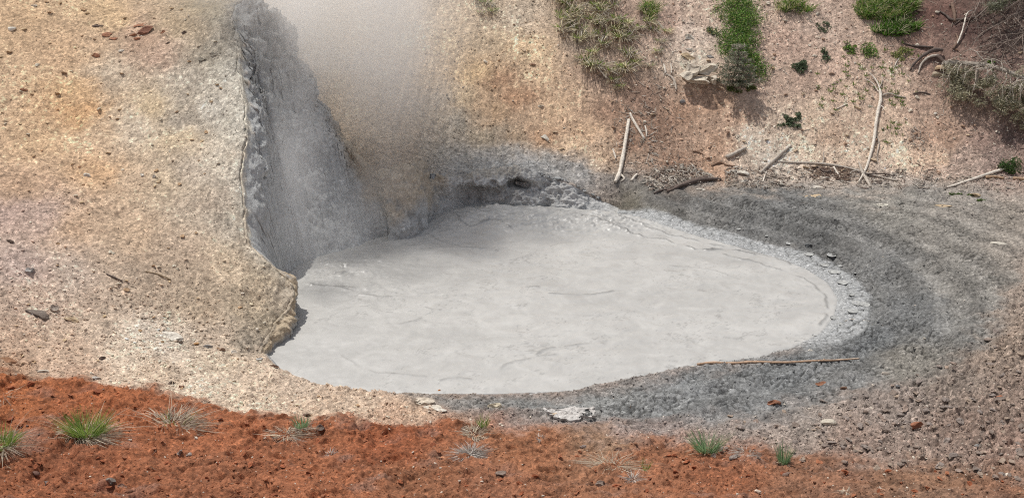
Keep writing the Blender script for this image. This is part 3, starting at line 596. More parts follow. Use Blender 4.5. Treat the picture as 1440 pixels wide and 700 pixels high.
steam(0, 'steam_over_mud', at_y(385, 420, 15.6), at_y(590, 215, 18.9), .95, 1.2, .26, 1.3, seed=9)
steam(0, 'steam_on_wall', at_y(415, 440, 16.4), at_y(420, 60, 18.2), 1.15, .8, .42, 1.6, seed=29)
steam(0, 'steam_on_near_wall', at_y(425, 450, 15.3), at_y(405, 150, 16.4), .75, .7, .34, 1.7, seed=41)
steam(0, 'steam_in_alcove', at_y(600, 335, 18.3), at_y(650, 235, 19.7), .5, .55, .38, 2.2, seed=17)

# ------------------------------------------------------------------ shape builders
def tube(acc, P, R, col, n=9, seed=0, knob=.12, cap=True, cvar=.12, m=None):
    P = np.asarray(P, float); R = np.asarray(R, float)
    k = m or max(6, len(P)*4)
    Q = spl(P, k); r = np.interp(np.linspace(0, 1, k), np.linspace(0, 1, len(R)), R)
    t = np.gradient(Q, axis=0); t /= np.linalg.norm(t, axis=1)[:, None]+1e-9
    up = np.array([.1, .2, 1.]); a = np.cross(t, up); a /= np.linalg.norm(a, axis=1)[:, None]+1e-9; b = np.cross(t, a)
    th = np.linspace(0, 2*np.pi, n, endpoint=False)
    L = np.concatenate([[0], np.cumsum(np.linalg.norm(np.diff(Q, axis=0), axis=1))])
    rn = r[:, None]*(1+knob*fb2(L[:, None]*14+seed*9.1, np.cos(th)[None]*1.2+np.sin(th)[None]*2.1+seed, 2, 401)*2)
    V = Q[:, None]+a[:, None]*np.cos(th)[None, :, None]*rn[..., None]+b[:, None]*np.sin(th)[None, :, None]*rn[..., None]
    i = np.arange(k-1)[:, None]*n; j = np.arange(n)[None]
    Fq = np.stack([i+j, i+(j+1) % n, i+n+(j+1) % n, i+n+j], -1).reshape(-1, 4)
    V = V.reshape(-1, 3); c = np.asarray(col, float)
    cv = 1+cvar*2*fb2(np.repeat(L, n)*6+seed, np.tile(th, k)*1.3, 3, 403)
    Cc = c[None]*cv[:, None]
    nV = len(V); V = np.vstack([V, Q[0]-t[0]*r[0]*.3, Q[-1]+t[-1]*r[-1]*.3]); Cc = np.vstack([Cc, c*.8, c*.8])
    acc.add(V, Fq, Cc)
    base = acc.n-len(V)
    F3 = [[nV, (q+1) % n, q] for q in range(n)]+[[nV+1, (k-1)*n+q, (k-1)*n+(q+1) % n] for q in range(n)]
    acc.F3.append(np.array(F3)+base)
import bmesh
def ico(sub):
    bm = bmesh.new(); bmesh.ops.create_icosphere(bm, subdivisions=sub, radius=1)
    V = np.array([v.co[:] for v in bm.verts]); Fc = np.array([[v.index for v in f.verts] for f in bm.faces]); bm.free(); return V, Fc
ICO = {k: ico(k) for k in (1, 2, 3)}
def stone_verts(seed, dims, sub=2, ang=.95, rough=.2):
    V, Fc = ICO[sub]; rs = np.random.RandomState(seed)
    W_ = V.copy()
    for _ in range(7):                                   # cut faces give a broken, angular look
        nrm = rs.normal(size=3); nrm /= np.linalg.norm(nrm); h = rs.uniform(.42, .8)
        d = W_@nrm-h; W_ -= np.maximum(d, 0)[:, None]*nrm*ang*1.8
    W_ *= (1+rough*fb3(V[:, 0]*1.8+seed, V[:, 1]*1.8, V[:, 2]*1.8, 3, seed % 97))[:, None]
    return W_*np.array(dims), Fc
def rotz(a):
    c, s_ = math.cos(a), math.sin(a); return np.array([[c, -s_, 0], [s_, c, 0], [0, 0, 1.]])
def slope_rot(x, y):
    e = .15; n = np.array([-(HG(x+e, y)-HG(x-e, y))/(2*e), -(HG(x, y+e)-HG(x, y-e))/(2*e), 1.]); n /= np.linalg.norm(n)
    t = np.cross([0, 1., 0], n); t /= np.linalg.norm(t); return np.stack([t, np.cross(n, t), n], 1)

# ------------------------------------------------------------------ logs and sticks
W_PALE = alb(212, 202, 188, 1.0); W_GREY = alb(176, 165, 152, 1.0); W_BROWN = alb(140, 112, 92, 1.25); W_DARK = alb(98, 84, 76, 1.25)
def path_px(pts):
    out = []; R = []
    for p in pts:
        h = hit(p[0], p[1]); r = p[2]*.68*pxm(h); lift = p[3]*pxm(h) if len(p) > 3 else 0
        h = h+np.array([0, -.3*r, r*.75+lift]); out.append(h); R.append(r)
    return out, R
def log(pts, col, label, name='log', cat='log', twigs=(), group=None, knob=.14):
    P, R = path_px(pts); o0 = np.array(P[len(P)//2]); o0[2] -= R[len(R)//2]
    if not twigs:
        A_ = Acc(); tube(A_, P, R, col, seed=int(pts[0][0]), knob=knob)
        return tag(link(name, A_.mesh(name, M_wood, True, o0), loc=o0), label, cat, group)
    e = empty(name, o0, label, cat, group)
    A_ = Acc(); tube(A_, P, R, col, seed=int(pts[0][0]), knob=knob); link('trunk', A_.mesh('trunk', M_wood, True, o0), e)
    for tw in twigs:
        c2 = tw[1] if len(tw) > 1 else col; P, R = path_px(tw[0]); A_ = Acc(); tube(A_, P, R, c2, n=7, seed=int(tw[0][0][0]*3), knob=knob)
        link('branch', A_.mesh('branch', M_wood, True, o0), e)
    return e
log([(884,170,3),(881,190,3.8),(877,215,4),(872,240,4.4),(869,250,4.6),(865,258,4)], W_PALE, 'tall pale stripped log standing up the slope above the grey gravel, with bent foot', twigs=[([(872,246,2.2),(878,252,1.6),(873,256,1.2)],)])
log([(886,160,2),(890,170,2.6),(897,182,3),(906,197,2.6)], W_PALE, 'short pale log lying slanted just right of the tall stripped log')
log([(907,178,1.6),(909,186,1.8),(909,193,1.2)], W_PALE, 'small pale wood stub beside the short slanted log', 'stick', 'stick')
log([(862,211,1.8),(864,218,2),(866,224,1.6)], W_PALE, 'small pale stub left of the tall stripped log', 'stick', 'stick')
log([(888,255,2.2),(892,250,2.4),(896,246,2)], W_PALE, 'stubby white stick on the gravel right of the tall log foot', 'stick', 'stick')
log([(913,213,.8),(911,222,.9),(908,231,.8)], W_GREY, 'thin upright twig on brown slope above the bark pile', 'twig', 'twig')
log([(974,214,1.6),(981,215,1.8),(988,218,1.4)], W_BROWN, 'small brown stick alone on the bare tan slope', 'stick', 'stick')
log([(1021,223,4),(1030,219,4.2),(1040,214,4),(1048,210,3.6)], W_GREY, 'short thick grey log with dark cut end on bare tan slope')
log([(1000,234,1.4),(1008,231,2.4),(1014,230,2.6),(1022,233,1.6),(1035,235,1.4)], W_BROWN, 'crooked brown stick below the short thick grey log', 'stick', 'stick')
log([(944,266,3.4),(960,262,4.2),(978,257,4.6),(995,254,4),(1014,253,2.4)], W_DARK, 'dark rotting log lying at foot of slope below the bark pile')
log([(938,270,2.2),(950,265,2.8),(968,257,3),(985,252,2.8),(998,250,2)], alb(120, 104, 94, 1.25), 'dark brown log lying behind and against the rotting log')
log([(920,273,1.6),(930,269,2.2),(942,267,1.6)], W_DARK, 'short dark stick left of the rotting log', 'stick', 'stick')
log([(1112,206,2.2),(1100,216,3),(1088,227,3.4),(1078,236,3),(1069,244,2.2)], W_GREY, 'slanted grey log with its tip up slope, left of the long horizontal log')
log([(1078,241,1.4),(1075,249,1.6),(1073,256,1.4)], W_PALE, 'short pale stick under the slanted grey log', 'stick', 'stick')
log([(1094,229,2),(1120,230,2.2),(1150,231,2.4),(1175,234,2.4),(1205,241,2.2),(1235,249,2),(1262,255,1.4)], W_GREY, 'long grey log lying level along foot of slope, crossed by the tall dead trunk',
 twigs=[([(1156,232,1.6),(1158,226,1.2,3),(1157,221,.8,6)],), ([(1150,236,2.2),(1160,243,2.6),(1168,241,2)], W_DARK), ([(1172,236,2.0),(1177,244,1.8),(1181,250,1.4)], W_PALE), ([(1215,246,1.6),(1240,247,1.2,2),(1258,250,.9,2)], W_DARK)])
log([(1152,250,1.2),(1164,253,1.4),(1175,257,1.1)], W_PALE, 'thin pale stick on the grey mud edge below the long level log', 'stick', 'stick')
log([(1207,228,1.6),(1210,238,2.6),(1214,247,3),(1219,256,3),(1224,264,2.4)], W_GREY, 'short grey log crossing under the foot of the tall dead trunk')
log([(1237,128,2.8),(1238,142,3.2),(1234,160,3.4),(1231,178,3.2),(1229,196,3.2),(1225,214,3),(1219,234,2.6),(1213,248,1.8,2),(1207,258,1.0,2)], W_PALE, 'tall dead tree trunk lying straight up the pale slope, forked at its tip', 'dead_tree', 'dead tree',
 twigs=[([(1237,130,1.8,1),(1234,122,1.6,3),(1228,114,1.2,4),(1222,108,.7,5)],), ([(1235,132,1.3,1),(1226,122,1,4),(1214,116,.6,5)],), ([(1239,136,1.8),(1250,134,1.6,1),(1262,137,1.4,1),(1274,138,.9)], W_GREY),
        ([(1236,150,1.2,2),(1242,156,1,3),(1240,160,.6,3)],), ([(1232,190,1.1,1),(1236,204,1,1),(1233,220,.8,1),(1236,236,.6)], W_GREY), ([(1237,124,1.3),(1240,118,.9,2),(1240,112,.5,3)], W_GREY)])
log([(1284,133,1),(1296,131,1.6),(1308,134,1.2)], W_DARK, 'dark twig lying on slope below the uprooted stump', 'twig', 'twig')
log([(1176,154,.8),(1184,150,1),(1192,147,.8)], W_PALE, 'little pale twig left of the tall dead trunk', 'twig', 'twig')
log([(1329,265,1.4),(1350,259,2.4),(1375,251,2.8),(1400,243,3),(1420,237,2.6)], W_PALE, 'pale tapered pole leaning along slope foot toward the green bush at right edge')
log([(1386,251,2.6),(1398,250,3),(1411,252,2.6)], alb(190, 160, 130, 1.25), 'short stubby tan log behind the pale tapered pole')
log([(1424,252,2.6),(1436,253,3),(1450,255,3)], alb(190, 160, 130, 1.25), 'short tan log cut by the right edge below the green bush')
log([(842,98,1.4),(847,104,1.6),(853,111,1.6)], W_PALE, 'small pale stick at the lower end of the hanging grass', 'stick', 'stick')
log([(925,32,1.5),(929,37,1.6),(933,42,1.4)], W_PALE, 'small white stick right of the hanging grass near the top', 'stick', 'stick')
log([(933,92,1.4),(935,98,2.2),(936,104,1.6)], W_PALE, 'white forked driftwood left of the layered boulder', 'stick', 'stick', twigs=[([(943,90,1),(944,97,1.4),(944,104,1.4)],)])
log([(936,106,2),(944,110,2.4),(949,118,2.6),(951,128,1.8)], W_GREY, 'curved grey branch left of and below the layered boulder', 'branch', 'branch')
log([(980,513,2.5),(1000,511,3.1),(1030,512,2.8),(1060,509.8,2.9),(1100,510.6,2.3),(1140,508.4,2.4),(1175,507,1.9),(1208,505,1.3)], alb(182, 152, 126, 1.1), 'long thin brown stick lying on the cracked grey mud by the pool edge', 'stick', 'stick', twigs=[([(1150,509,1.2),(1157,506,1),(1160,504.5,.6)],), ([(1176,507,1.6),(1192,505.5,1.5),(1208,504,1.1)], W_PALE)])
log([(150,386,1.2),(160,391,1.8),(172,396,1.2)], W_DARK, 'dark wood splinter half buried on the lower left hillside', 'stick', 'stick')
log([(205,383,1),(222,386,1.4),(240,394,1.4)], alb(160, 140, 112, 1.25), 'tan twig lying on the left hillside above the white talus', 'twig', 'twig')
log([(1188,452,.7),(1200,449,.9),(1222,452,.8)], W_PALE, 'thin white twig at the right tip of the pool rim', 'twig', 'twig')
log([(1217,72,.0+.8),(1212,84,1),(1204,100,.9)], W_PALE, 'thin pale twig on the weedy slope above the tall dead trunk', 'twig', 'twig') if False else log([(1268,80,.7),(1261,88,1.1),(1257,97,.9)], W_PALE, 'thin pale twig among the green weeds under the grassy mound', 'twig', 'twig')

# ------------------------------------------------------------------ rocks that can be singled out
S_WHITE = alb(222, 214, 200, 1.3); S_GREY = alb(150, 146, 142, 1.3); S_RED = alb(165, 118, 92, 1.25); S_TAN = alb(205, 182, 150, 1.3); S_DARK = alb(108, 92, 82, 1.3); S_MUD = alb(165, 165, 162, 1.3)
def rock(u, v, wpx, hpx, col, label, seed=None, rot=0., thick=.55, name='rock', cat='rock', tilt=True, group=None, sink=.25, sub=3, roll=0., rough=.2):
    p = hit(u, v); m = pxm(p); a = wpx*m/2; h = hpx*m/2
    V, Fc = stone_verts(seed or int(u*7+v), (a, max(a*.55, h), h*thick*1.6), sub, rough=rough)
    V = V@rotz(rot).T
    if roll:
        c, s_ = math.cos(roll), math.sin(roll); V = V@np.array([[c, 0, -s_], [0, 1, 0], [s_, 0, c]]).T
    if tilt: V = V@slope_rot(p[0], p[1]).T
    V[:, 2] -= V[:, 2].min()*.5
    V[:, 2] -= h*sink
    cc_ = np.asarray(col)[None]*(1+.16*fb3(V[:, 0]*20, V[:, 1]*20, V[:, 2]*20, 2, 55))[:, None]
    A_ = Acc(); A_.add(V, Fc, cc_)
    return tag(link(name, A_.mesh(name, M_stone, False), loc=p), label, cat, group)
# layered boulder: slabs piled as one broken rock
pb = hit(981, 116); eb = empty('boulder', pb, 'large layered pale boulder below the two white rocks, beside the grey sapling', 'boulder')
for (u, v, wp, hp, roll, sd) in [(970,104,36,24,.42,3),(988,106,40,17,.30,5),(983,119,52,15,.06,8),(962,115,20,14,.3,11),(1001,119,18,13,.1,12)]:
    p = hit(u, v); m = pxm(p); V, Fc = stone_verts(sd*13, (wp*m/2, .20, hp*m/2), 3, rough=.2)
    V[:, 2] += .12*hp*m*np.sin(V[:, 0]*22+sd)*.25
    c, s_ = math.cos(roll), math.sin(roll); V = V@np.array([[c, 0, -s_], [0, 1, 0], [s_, 0, c]]).T+(p-pb)+np.array([0, -.16, .13])
    A_ = Acc(); A_.add(V, Fc, alb(208, 196, 178, 1.2)[None]*(1+.25*fb3(V[:, 0]*9, V[:, 1]*9, V[:, 2]*40, 3, 56))[:, None]); link('slab', A_.mesh('slab', M_stone), eb)
for a in [
 (968,55,17,11,S_WHITE,'white rock uppermost of the two above the layered boulder'), (971,70,13,6,S_WHITE,'small flat white rock between the upper white rock and the boulder'), (966,82,22,8,S_TAN,'flat tan rock lying just above the layered boulder'),
 (998,81,13,5,S_GREY,'thin grey rock sliver right above the layered boulder'), (958,143,12,8,S_GREY,'small grey rock on bare tan slope below the boulder'),
 (767,196,20,9,S_WHITE,'elongated white rock on border of grey gravel and orange slope',None,-.7), (790,210,9,4,S_TAN,'small flat tan rock under the elongated white rock'),
 (1098,259,12,9,S_WHITE,'rounded bright white rock at foot of slope on the grey mud edge'), (1142,276,27,6,S_TAN,'curled flat pale slab on grey mud below the long level log',None,.1,.35),
 (1238,288,28,9,alb(212,206,192,1.3),'flat pale slab on grey mud below the tall dead trunk',None,0,.3), (1328,290,26,5,S_TAN,'flat thin pale slab on grey mud, third from the left',None,0,.35),
 (1366,288,12,4,S_WHITE,'small white slab at far right of the grey mud'), (1400,343,30,7,alb(205,198,184,1.3),'flat pale slab alone near right edge beside the brown ground',None,.1,.3),
 (1150,264,14,6,S_WHITE,'small white rock at mud edge between the round white rock and dead trunk'), (1352,270,11,6,S_WHITE,'small white rock at the left end of the low green plants'), (1370,276,17,8,S_TAN,'pale rock at the right end of the low green plants'),
 (1330,97,26,16,alb(190,165,135,1.25),'tan rock under the uprooted stump'), (1318,106,20,10,alb(190,175,152,1.25),'pale hollowed rock left below the uprooted stump'),
 (947,243,13,8,S_WHITE,'white chunk at the left end of the bark pile') if False else (923,240,15,7,S_WHITE,'white chunk at the left end of the bark pile'), (985,267,13,4,S_WHITE,'white flake on the mud edge under the rotting log'), (1043,246,22,10,S_WHITE,'white crumbly rock right of the bark pile'), (1048,256,14,7,S_WHITE,'lower of the white rocks right of the bark pile'),
 (1225,150,8,4,S_WHITE,'tiny white rock left of the tall dead trunk'), (1316,161,6,5,S_WHITE,'tiny round white rock on brown earth below the fallen tree'),
 (198,37,20,4,S_RED,'thin red slab uppermost in the red rock group on the left hill',None,.1,.5), (204,45,26,8,alb(140,100,82,1.25),'largest dark red slab casting a shadow on the left hill',None,.25,.7), (187,50,11,6,S_RED,'small red rock at the left of the red rock group'), (193,55,10,6,S_RED,'small red rock lowest in the red rock group'),
 (136,37,22,4,S_DARK,'thin dark slab with a twig on the upper left hill',None,0,.5), (151,50,15,4,S_RED,'flat brown flake between the dark slab and the red rocks',None,0,.5), (160,55,13,3,S_RED,'narrow flake just below the flat brown flake',None,0,.5), (175,35,12,4,S_TAN,'pale flake left of the red rock group'),
 (133,79,14,7,S_RED,'orange brown rock on the upper left hill below the flakes'), (171,73,8,6,S_WHITE,'small white stone under the red rock group'), (229,46,9,5,S_RED,'small reddish stone right of the red rock group'), (236,61,8,4,S_DARK,'small dark stone below the reddish stone'), (259,47,8,5,S_DARK,'small dark stone farthest right of the red rocks'),
 (48,10,9,6,S_WHITE,'small white stone at the top left of the hill'), (17,42,11,8,S_WHITE,'white stone near the left edge on the upper hill'), (284,86,18,5,alb(140,132,118,1.25),'flat dark grey slab on the pale part of the hill near the crest',None,0,.5), (300,78,14,5,alb(150,142,128,1.25),'small grey slab by the pale crest of the hill'),
 (33,126,12,6,S_RED,'orange rock on the left hill a little below the white edge stone'), (123,247,11,7,S_WHITE,'lone white stone in the middle of the left hill'), (199,247,7,6,S_WHITE,'left one of two tiny white stones mid hill'), (216,249,6,6,S_WHITE,'right one of two tiny white stones mid hill'), (224,256,12,5,S_TAN,'yellowish flat stone below the two tiny white stones'), (152,216,8,5,S_TAN,'tiny yellow stone above the tiny white pair'),
 (43,383,13,12,alb(175,170,165,1.3),'pale grey stone on the left slope by the left edge'), (15,341,14,6,S_DARK,'dark brown flake at left edge above the grey stone'), (52,443,34,10,alb(128,116,106,1.3),'dark weathered slab where the hill meets the gravel at left',None,-.25,.5), (76,434,14,12,alb(185,172,158,1.3),'upright pale shard behind the dark weathered slab'), (100,450,22,6,S_TAN,'tan flake right of the dark weathered slab',None,-.2,.5),
 (243,474,34,8,S_WHITE,'long white slab over a dark hollow at the foot of the hill',None,-.4,.5), (252,482,14,7,S_DARK,'dark stone tucked under the long white slab'), (275,484,13,6,alb(200,160,115,1.3),'orange tan stone right of the long white slab'), (293,489,14,7,S_GREY,'grey stone in the row right of the white slab'), (312,492,10,8,alb(165,138,118,1.3),'brown stone ending the row below the hill'), (329,495,9,6,S_WHITE,'white stone in the row near the toe of the hill'), (366,506,12,8,alb(205,202,196,1.3),'pale grey stone by the mud at the hill toe'), (386,516,14,5,alb(150,120,100,1.3),'brown flat stone beside the pool left shore'), (420,527,12,5,alb(210,206,196,1.3),'white stone on the left shore of the pool'),
 (145,505,12,7,S_DARK,'dark brown stone above the red bank on the white talus'), (12,508,22,8,alb(160,120,92,1.3),'brown rock at left edge just above the red bank'), (62,523,18,6,alb(205,195,180,1.3),'pale flat stone above the red bank at left'), (136,533,15,6,alb(195,188,178,1.3),'pale stone resting at the upper edge of the red bank'), (241,540,11,9,S_DARK,'brown stone on the white gravel beside red bank edge'), (255,544,13,7,alb(150,110,90,1.3),'reddish stone beside the brown stone on white gravel'),
 (611,573,32,10,alb(222,212,196,1.3),'crumpled white crust left of the pair at the front pool edge',None,.1,.4), (620,577,20,6,S_WHITE,'small white crust piece below the crumpled one',None,-.2,.4), (618,551,8,6,alb(190,120,60,1.25),'tiny orange chip on the front shore of the pool',None,0,.6), (696,572,20,13,alb(225,212,185,1.3),'knobbly cream white rock on the cracked mud at front'),
 (781,584,12,6,alb(215,195,170,1.3),'small cream rock left of the big white crust'), (1165,597,22,16,alb(205,195,178,1.3),'pale broken rock on the brown clods at lower right'), (1087,568,22,12,alb(160,112,88,1.3),'red brown lump on grey mud right of centre'), (1153,540,18,8,alb(165,118,92,1.3),'flat red brown lump above the pale broken rock'), (1187,547,12,8,alb(120,95,80,1.3),'dark brown lump right of the flat red one'),
 (450,602,16,10,alb(125,112,104,1.3),'grey brown rock beside the third tuft on the red bank'), (431,585,13,10,alb(120,98,86,1.3),'dark rock at edge of red bank behind the third tuft'), (157,680,16,13,alb(135,125,116,1.3),'grey angular rock at the bottom of the red bank, lower left'), (172,684,14,9,alb(150,120,104,1.3),'brownish rock touching the grey angular rock'), (182,692,10,7,alb(110,75,58,1.3),'dark red clod below the angular rock pair'),
 (66,680,15,8,alb(130,120,114,1.3),'flat grey rock at lower left below the edge tuft'), (50,668,13,9,alb(125,96,84,1.3),'brown rock lower left near the hanging straw'), (266,640,9,9,alb(175,160,150,1.3),'small round grey stone below the dry tuft'), (253,638,8,10,alb(165,150,140,1.3),'small pale stone left of the round grey stone'), (276,617,6,5,S_WHITE,'tiny white stone at the lower right of the dry tuft'), (39,600,7,6,S_GREY,'tiny grey stone above the edge tuft'),
 (183,620,5,4,S_WHITE,'tiny white pebble between the first green tuft and the dry tuft'), (623,645,8,9,alb(230,170,130,1.3),'small peach coloured pebble left of the hanging dry grass'), (705,669,17,14,alb(150,132,120,1.3),'grey brown rock at the bottom right of the hanging dry grass'), (822,628,18,9,alb(158,142,134,1.3),'flat grey stone on the red bank below the big white crust'), (815,635,6,7,alb(225,175,140,1.3),'small peach pebble by the flat grey stone'), (845,681,16,11,alb(150,134,122,1.3),'rounded grey rock near the bottom below the straw'), (870,632,14,8,alb(110,84,72,1.3),'dark stone on the red bank right of the flat grey stone'),
 (961,651,8,6,alb(225,190,160,1.3),'small cream pebble below the larger green tuft'), (1066,692,10,8,alb(228,210,190,1.3),'cream pebble at the bottom edge right of centre'), (1107,668,20,8,alb(135,112,100,1.3),'flat brown grey rock below the slim green tuft'), (1010,610,0,0,None,''),
 (1376,627,12,6,S_GREY,'pale grey stone in the lower right corner ground'), (1245,526,13,8,alb(180,170,158,1.3),'pale lump on brown clods near right') , (1262,545,12,8,alb(150,150,150,1.3),'grey pebble beside pale lump near right'), (1405,560,14,9,alb(180,120,90,1.3),'orange clod near the right edge'), (1288,600,22,12,alb(165,112,86,1.3),'red orange clod heap at lower right'),
 (1136,346,14,8,alb(110,112,112,1.3),'dark rounded mud lump on the far right pool rim'), (1140,493,8,4,S_WHITE,'tiny white flake on dark mud above the long stick'), (1300,476,6,4,S_WHITE,'tiny white flake alone on dark mud at right'), (1266,250,6,5,S_WHITE,'tiny white chip at foot of slope right of the dead trunk')]:
    if a[2]: rock(*a)

# big crumpled sheet of white crust
def crust_sheet(u, v, wp, hp, col, label, seed):
    p = hit(u, v); m = pxm(p); n = 34; rs = np.random.RandomState(seed)
    a, r_ = np.meshgrid(np.linspace(0, 2*np.pi, n*2, endpoint=False), np.linspace(0, 1, 14), indexing='ij')
    er = 1+.55*fb2(np.cos(a)*2.2+seed, np.sin(a)*2.2, 4, 61, .7)
    X1 = np.cos(a)*r_*er*wp*m/2; Y1 = np.sin(a)*r_*er*hp*m*1.5/2
    Zt = .008+.03*abs(fb2(X1*9+seed, Y1*14, 3, 62))+.012*r_**3*fb2(a*1.2, a*0+seed, 2, 63)-.02*sst(.5, .7, fb2(X1*7, Y1*12, 2, 64))
    Xg, Yg = X1+p[0], Y1+p[1]; base = HG(Xg, Yg)-p[2]
    base = base*.5+.5*base.mean()
    top = np.stack([X1, Y1, base+Zt+.015], -1).reshape(-1, 3); bot = np.stack([X1, Y1, base+Zt-.012], -1).reshape(-1, 3)
    na, nr = a.shape; i = (np.arange(na)*nr)[:, None]; i2 = (((np.arange(na)+1) % na)*nr)[:, None]; j = np.arange(nr-1)[None]
    f = np.stack([i+j, i2+j, i2+j+1, i+j+1], -1).reshape(-1, 4)[:, ::-1]
    hol = fb2(X1*11+seed, Y1*16, 3, 66, .6).ravel(); f = f[hol[f].mean(1) < .26]
    N_ = len(top); e = np.arange(na)*nr+nr-1; e2 = np.roll(e, -1)
    side_ = np.stack([e, e2, e2+N_, e+N_], -1)
    A_ = Acc(); A_.add(np.vstack([top, bot]), np.vstack([f, f[:, ::-1]+N_, side_]), np.vstack([np.asarray(col)[None]*(1+.2*fb2(X1*20, Y1*20, 2, 65).reshape(-1, 1)), np.tile(np.asarray(col)*.7, (N_, 1))]))
    return tag(link('mineral_crust', A_.mesh('mineral_crust', M_stone), loc=p), label, 'crust')
crust_sheet(806, 582, 70, 20, alb(215, 210, 204, 1.3), 'large crumpled sheet of white mineral crust on the front shore, right of centre', 5)
crust_sheet(598, 566, 30, 12, alb(215, 202, 184, 1.3), 'crumpled cream crust where gravel meets grey mud at front', 9)

# ------------------------------------------------------------------ grass
def blades(acc, n, base_r, H, spread, cols, rs, down=None, dvec=None, width=.006, curl=1., seg=4, bx=1.):
    """arching blades from a common root"""
    a = rs.uniform(0, 2*np.pi, n); rr = base_r*np.sqrt(rs.uniform(0, 1, n))
    L = H*rs.uniform(.55, 1.12, n); tilt = spread*rs.uniform(.15, 1., n)**.8
    az = a+rs.normal(0, .5, n)
    d0 = np.stack([np.cos(az)*np.sin(tilt)*bx, np.sin(az)*np.sin(tilt), np.cos(tilt)], 1)
    if dvec is not None: d0 = d0+np.asarray(dvec)[None]*rs.uniform(.5, 1.2, n)[:, None]; d0 /= np.linalg.norm(d0, axis=1)[:, None]
    P = np.stack([np.cos(a)*rr*bx, np.sin(a)*rr, np.zeros(n)-.01], 1)
    g = np.array([0, 0, -1.])*curl*rs.uniform(.5, 1.4, n)[:, None]
    sd = np.cross(d0, [0, 1, .2]); sd /= np.linalg.norm(sd, axis=1)[:, None]+1e-9
    sd = sd*np.cos(a*3)[:, None]*.6+np.cross(d0, sd)*np.sin(a*3)[:, None]*.4+sd*.5
    sd /= np.linalg.norm(sd, axis=1)[:, None]
    V = np.zeros((n, (seg+1)*2, 3)); w_ = width*rs.uniform(.6, 1.3, n)
    floor_ = rs.uniform(.004, .03, n)
    for k in range(seg+1):
        t = k/seg; Q = P+d0*(L*t)[:, None]+g*(L*t*t*.55)[:, None]
        if down is None: Q[:, 2] = np.maximum(Q[:, 2], floor_)
        ww = (w_*(1-t)**.6*.5+.0008)[:, None]
        V[:, 2*k] = Q-sd*ww; V[:, 2*k+1] = Q+sd*ww
    b = (np.arange(n)*(seg+1)*2)[:, None]; k = np.arange(seg)[None]*2
    Fq = np.stack([b+k, b+k+1, b+k+3, b+k+2], -1).reshape(-1, 4)
    cols = np.asarray(cols); c = cols[rs.randint(0, len(cols), n)]*rs.uniform(.75, 1.25, n)[:, None]
    Cc = np.repeat(c[:, None], (seg+1)*2, 1)
    acc.add(V.reshape(-1, 3), Fq, Cc.reshape(-1, 3))
G_GREEN = [alb(128, 152, 76, .9), alb(152, 168, 92, .9), alb(108, 136, 66, .9)]; G_BLUE = [alb(122, 152, 112, .85), alb(142, 168, 128, .85), alb(108, 138, 98, .85)]
G_DRY = [alb(214, 202, 180, .9), alb(198, 186, 166, .9), alb(176, 162, 144, .95), alb(155, 145, 135, 1.)]; G_GREYDRY = [alb(178, 170, 162, .9), alb(198, 190, 180, .9), alb(150, 142, 135, 1.)]
def tuft(u, v, wpx, hpx, label, green=0, dry=0, gcols=G_GREEN, dcols=G_DRY, spread=1.0, dspread=1.45, gH=None, dH=None, seed=1, bx=1., bw=.0065, cat='grass tuft', stray=0):
    dry = int(dry*.72); green = int(green*.75); bw *= .85; p = hit(u, v); m = pxm(p)*.88; e = empty('grass_tuft', p, label, cat, 'grass tufts on the red bank'); rs = np.random.RandomState(seed)
    if dry:
        A_ = Acc(); blades(A_, dry, wpx*m*.24, (dH or hpx)*m, dspread, dcols, rs, width=bw, curl=1.5, bx=bx, seg=6)
        if stray: blades(A_, stray, wpx*m*.2, wpx*m*1.0, 1.5, dcols[:2], rs, width=bw*.8, curl=.35, bx=bx)
        link('dry_blades', A_.mesh('dry_blades', M_blade), e)
    if green:
        A_ = Acc(); blades(A_, green, wpx*m*.20, (gH or hpx)*m, spread, gcols, rs, width=bw, curl=.32, bx=bx, seg=5); link('green_blades', A_.mesh('green_blades', M_blade), e)
    return e
tuft(121, 612, 78, 55, 'bushy green tuft with a skirt of dry blades, on the red bank at left', 420, 520, gH=46, dH=42, spread=.75, seed=1, bx=1.35, stray=18)
tuft(244, 598, 100, 40, 'flattened wholly dry straw coloured tuft right of the bushy green one', 26, 650, gH=30, dH=50, spread=1.3, dspread=1.5, seed=2, bx=1.25, stray=10)
tuft(2, 628, 70, 40, 'tuft cut by the left edge with green core and long trailing straw', 260, 320, gH=34, dH=48, spread=.9, seed=3, stray=14)
tuft(424, 602, 36, 24, 'small green tuft with straw trailing to its left, third from the left', 110, 60, gH=26, dH=34, gcols=G_BLUE, spread=.6, seed=4, stray=8)
tuft(404, 614, 50, 20, 'low dry straw patch at the foot of the small third tuft', 0, 190, dH=30, dspread=1.5, seed=5, bx=1.4)
tuft(667, 612, 66, 34, 'wispy pale straw tuft in the middle of the red bank', 0, 330, dH=38, dspread=1.25, seed=6, stray=10)
tuft(680, 602, 22, 26, 'small bright green sprout beside the wispy pale tuft', 80, 0, gH=27, spread=.5, seed=7, bw=.006)
tuft(663, 640, 48, 30, 'grey matted dry tuft hanging below the wispy pale one', 0, 420, dcols=G_GREYDRY, dH=34, dspread=1.5, seed=8, bx=1.)
tuft(993, 636, 46, 46, 'larger blue green upright tuft, right of centre', 230, 40, gcols=G_BLUE, gH=44, dH=36, spread=.62, dspread=.9, seed=9, bx=1.4)
tuft(1101, 654, 30, 42, 'slim blue green upright tuft farthest right', 120, 26, gcols=G_BLUE, gH=42, dH=30, spread=.42, dspread=1.0, seed=10)
tuft(1050, 640, 56, 22, 'faint grey dry tuft between the two blue green tufts', 0, 200, dcols=G_GREYDRY, dH=22, dspread=1.4, seed=11, bx=1.2, bw=.005)
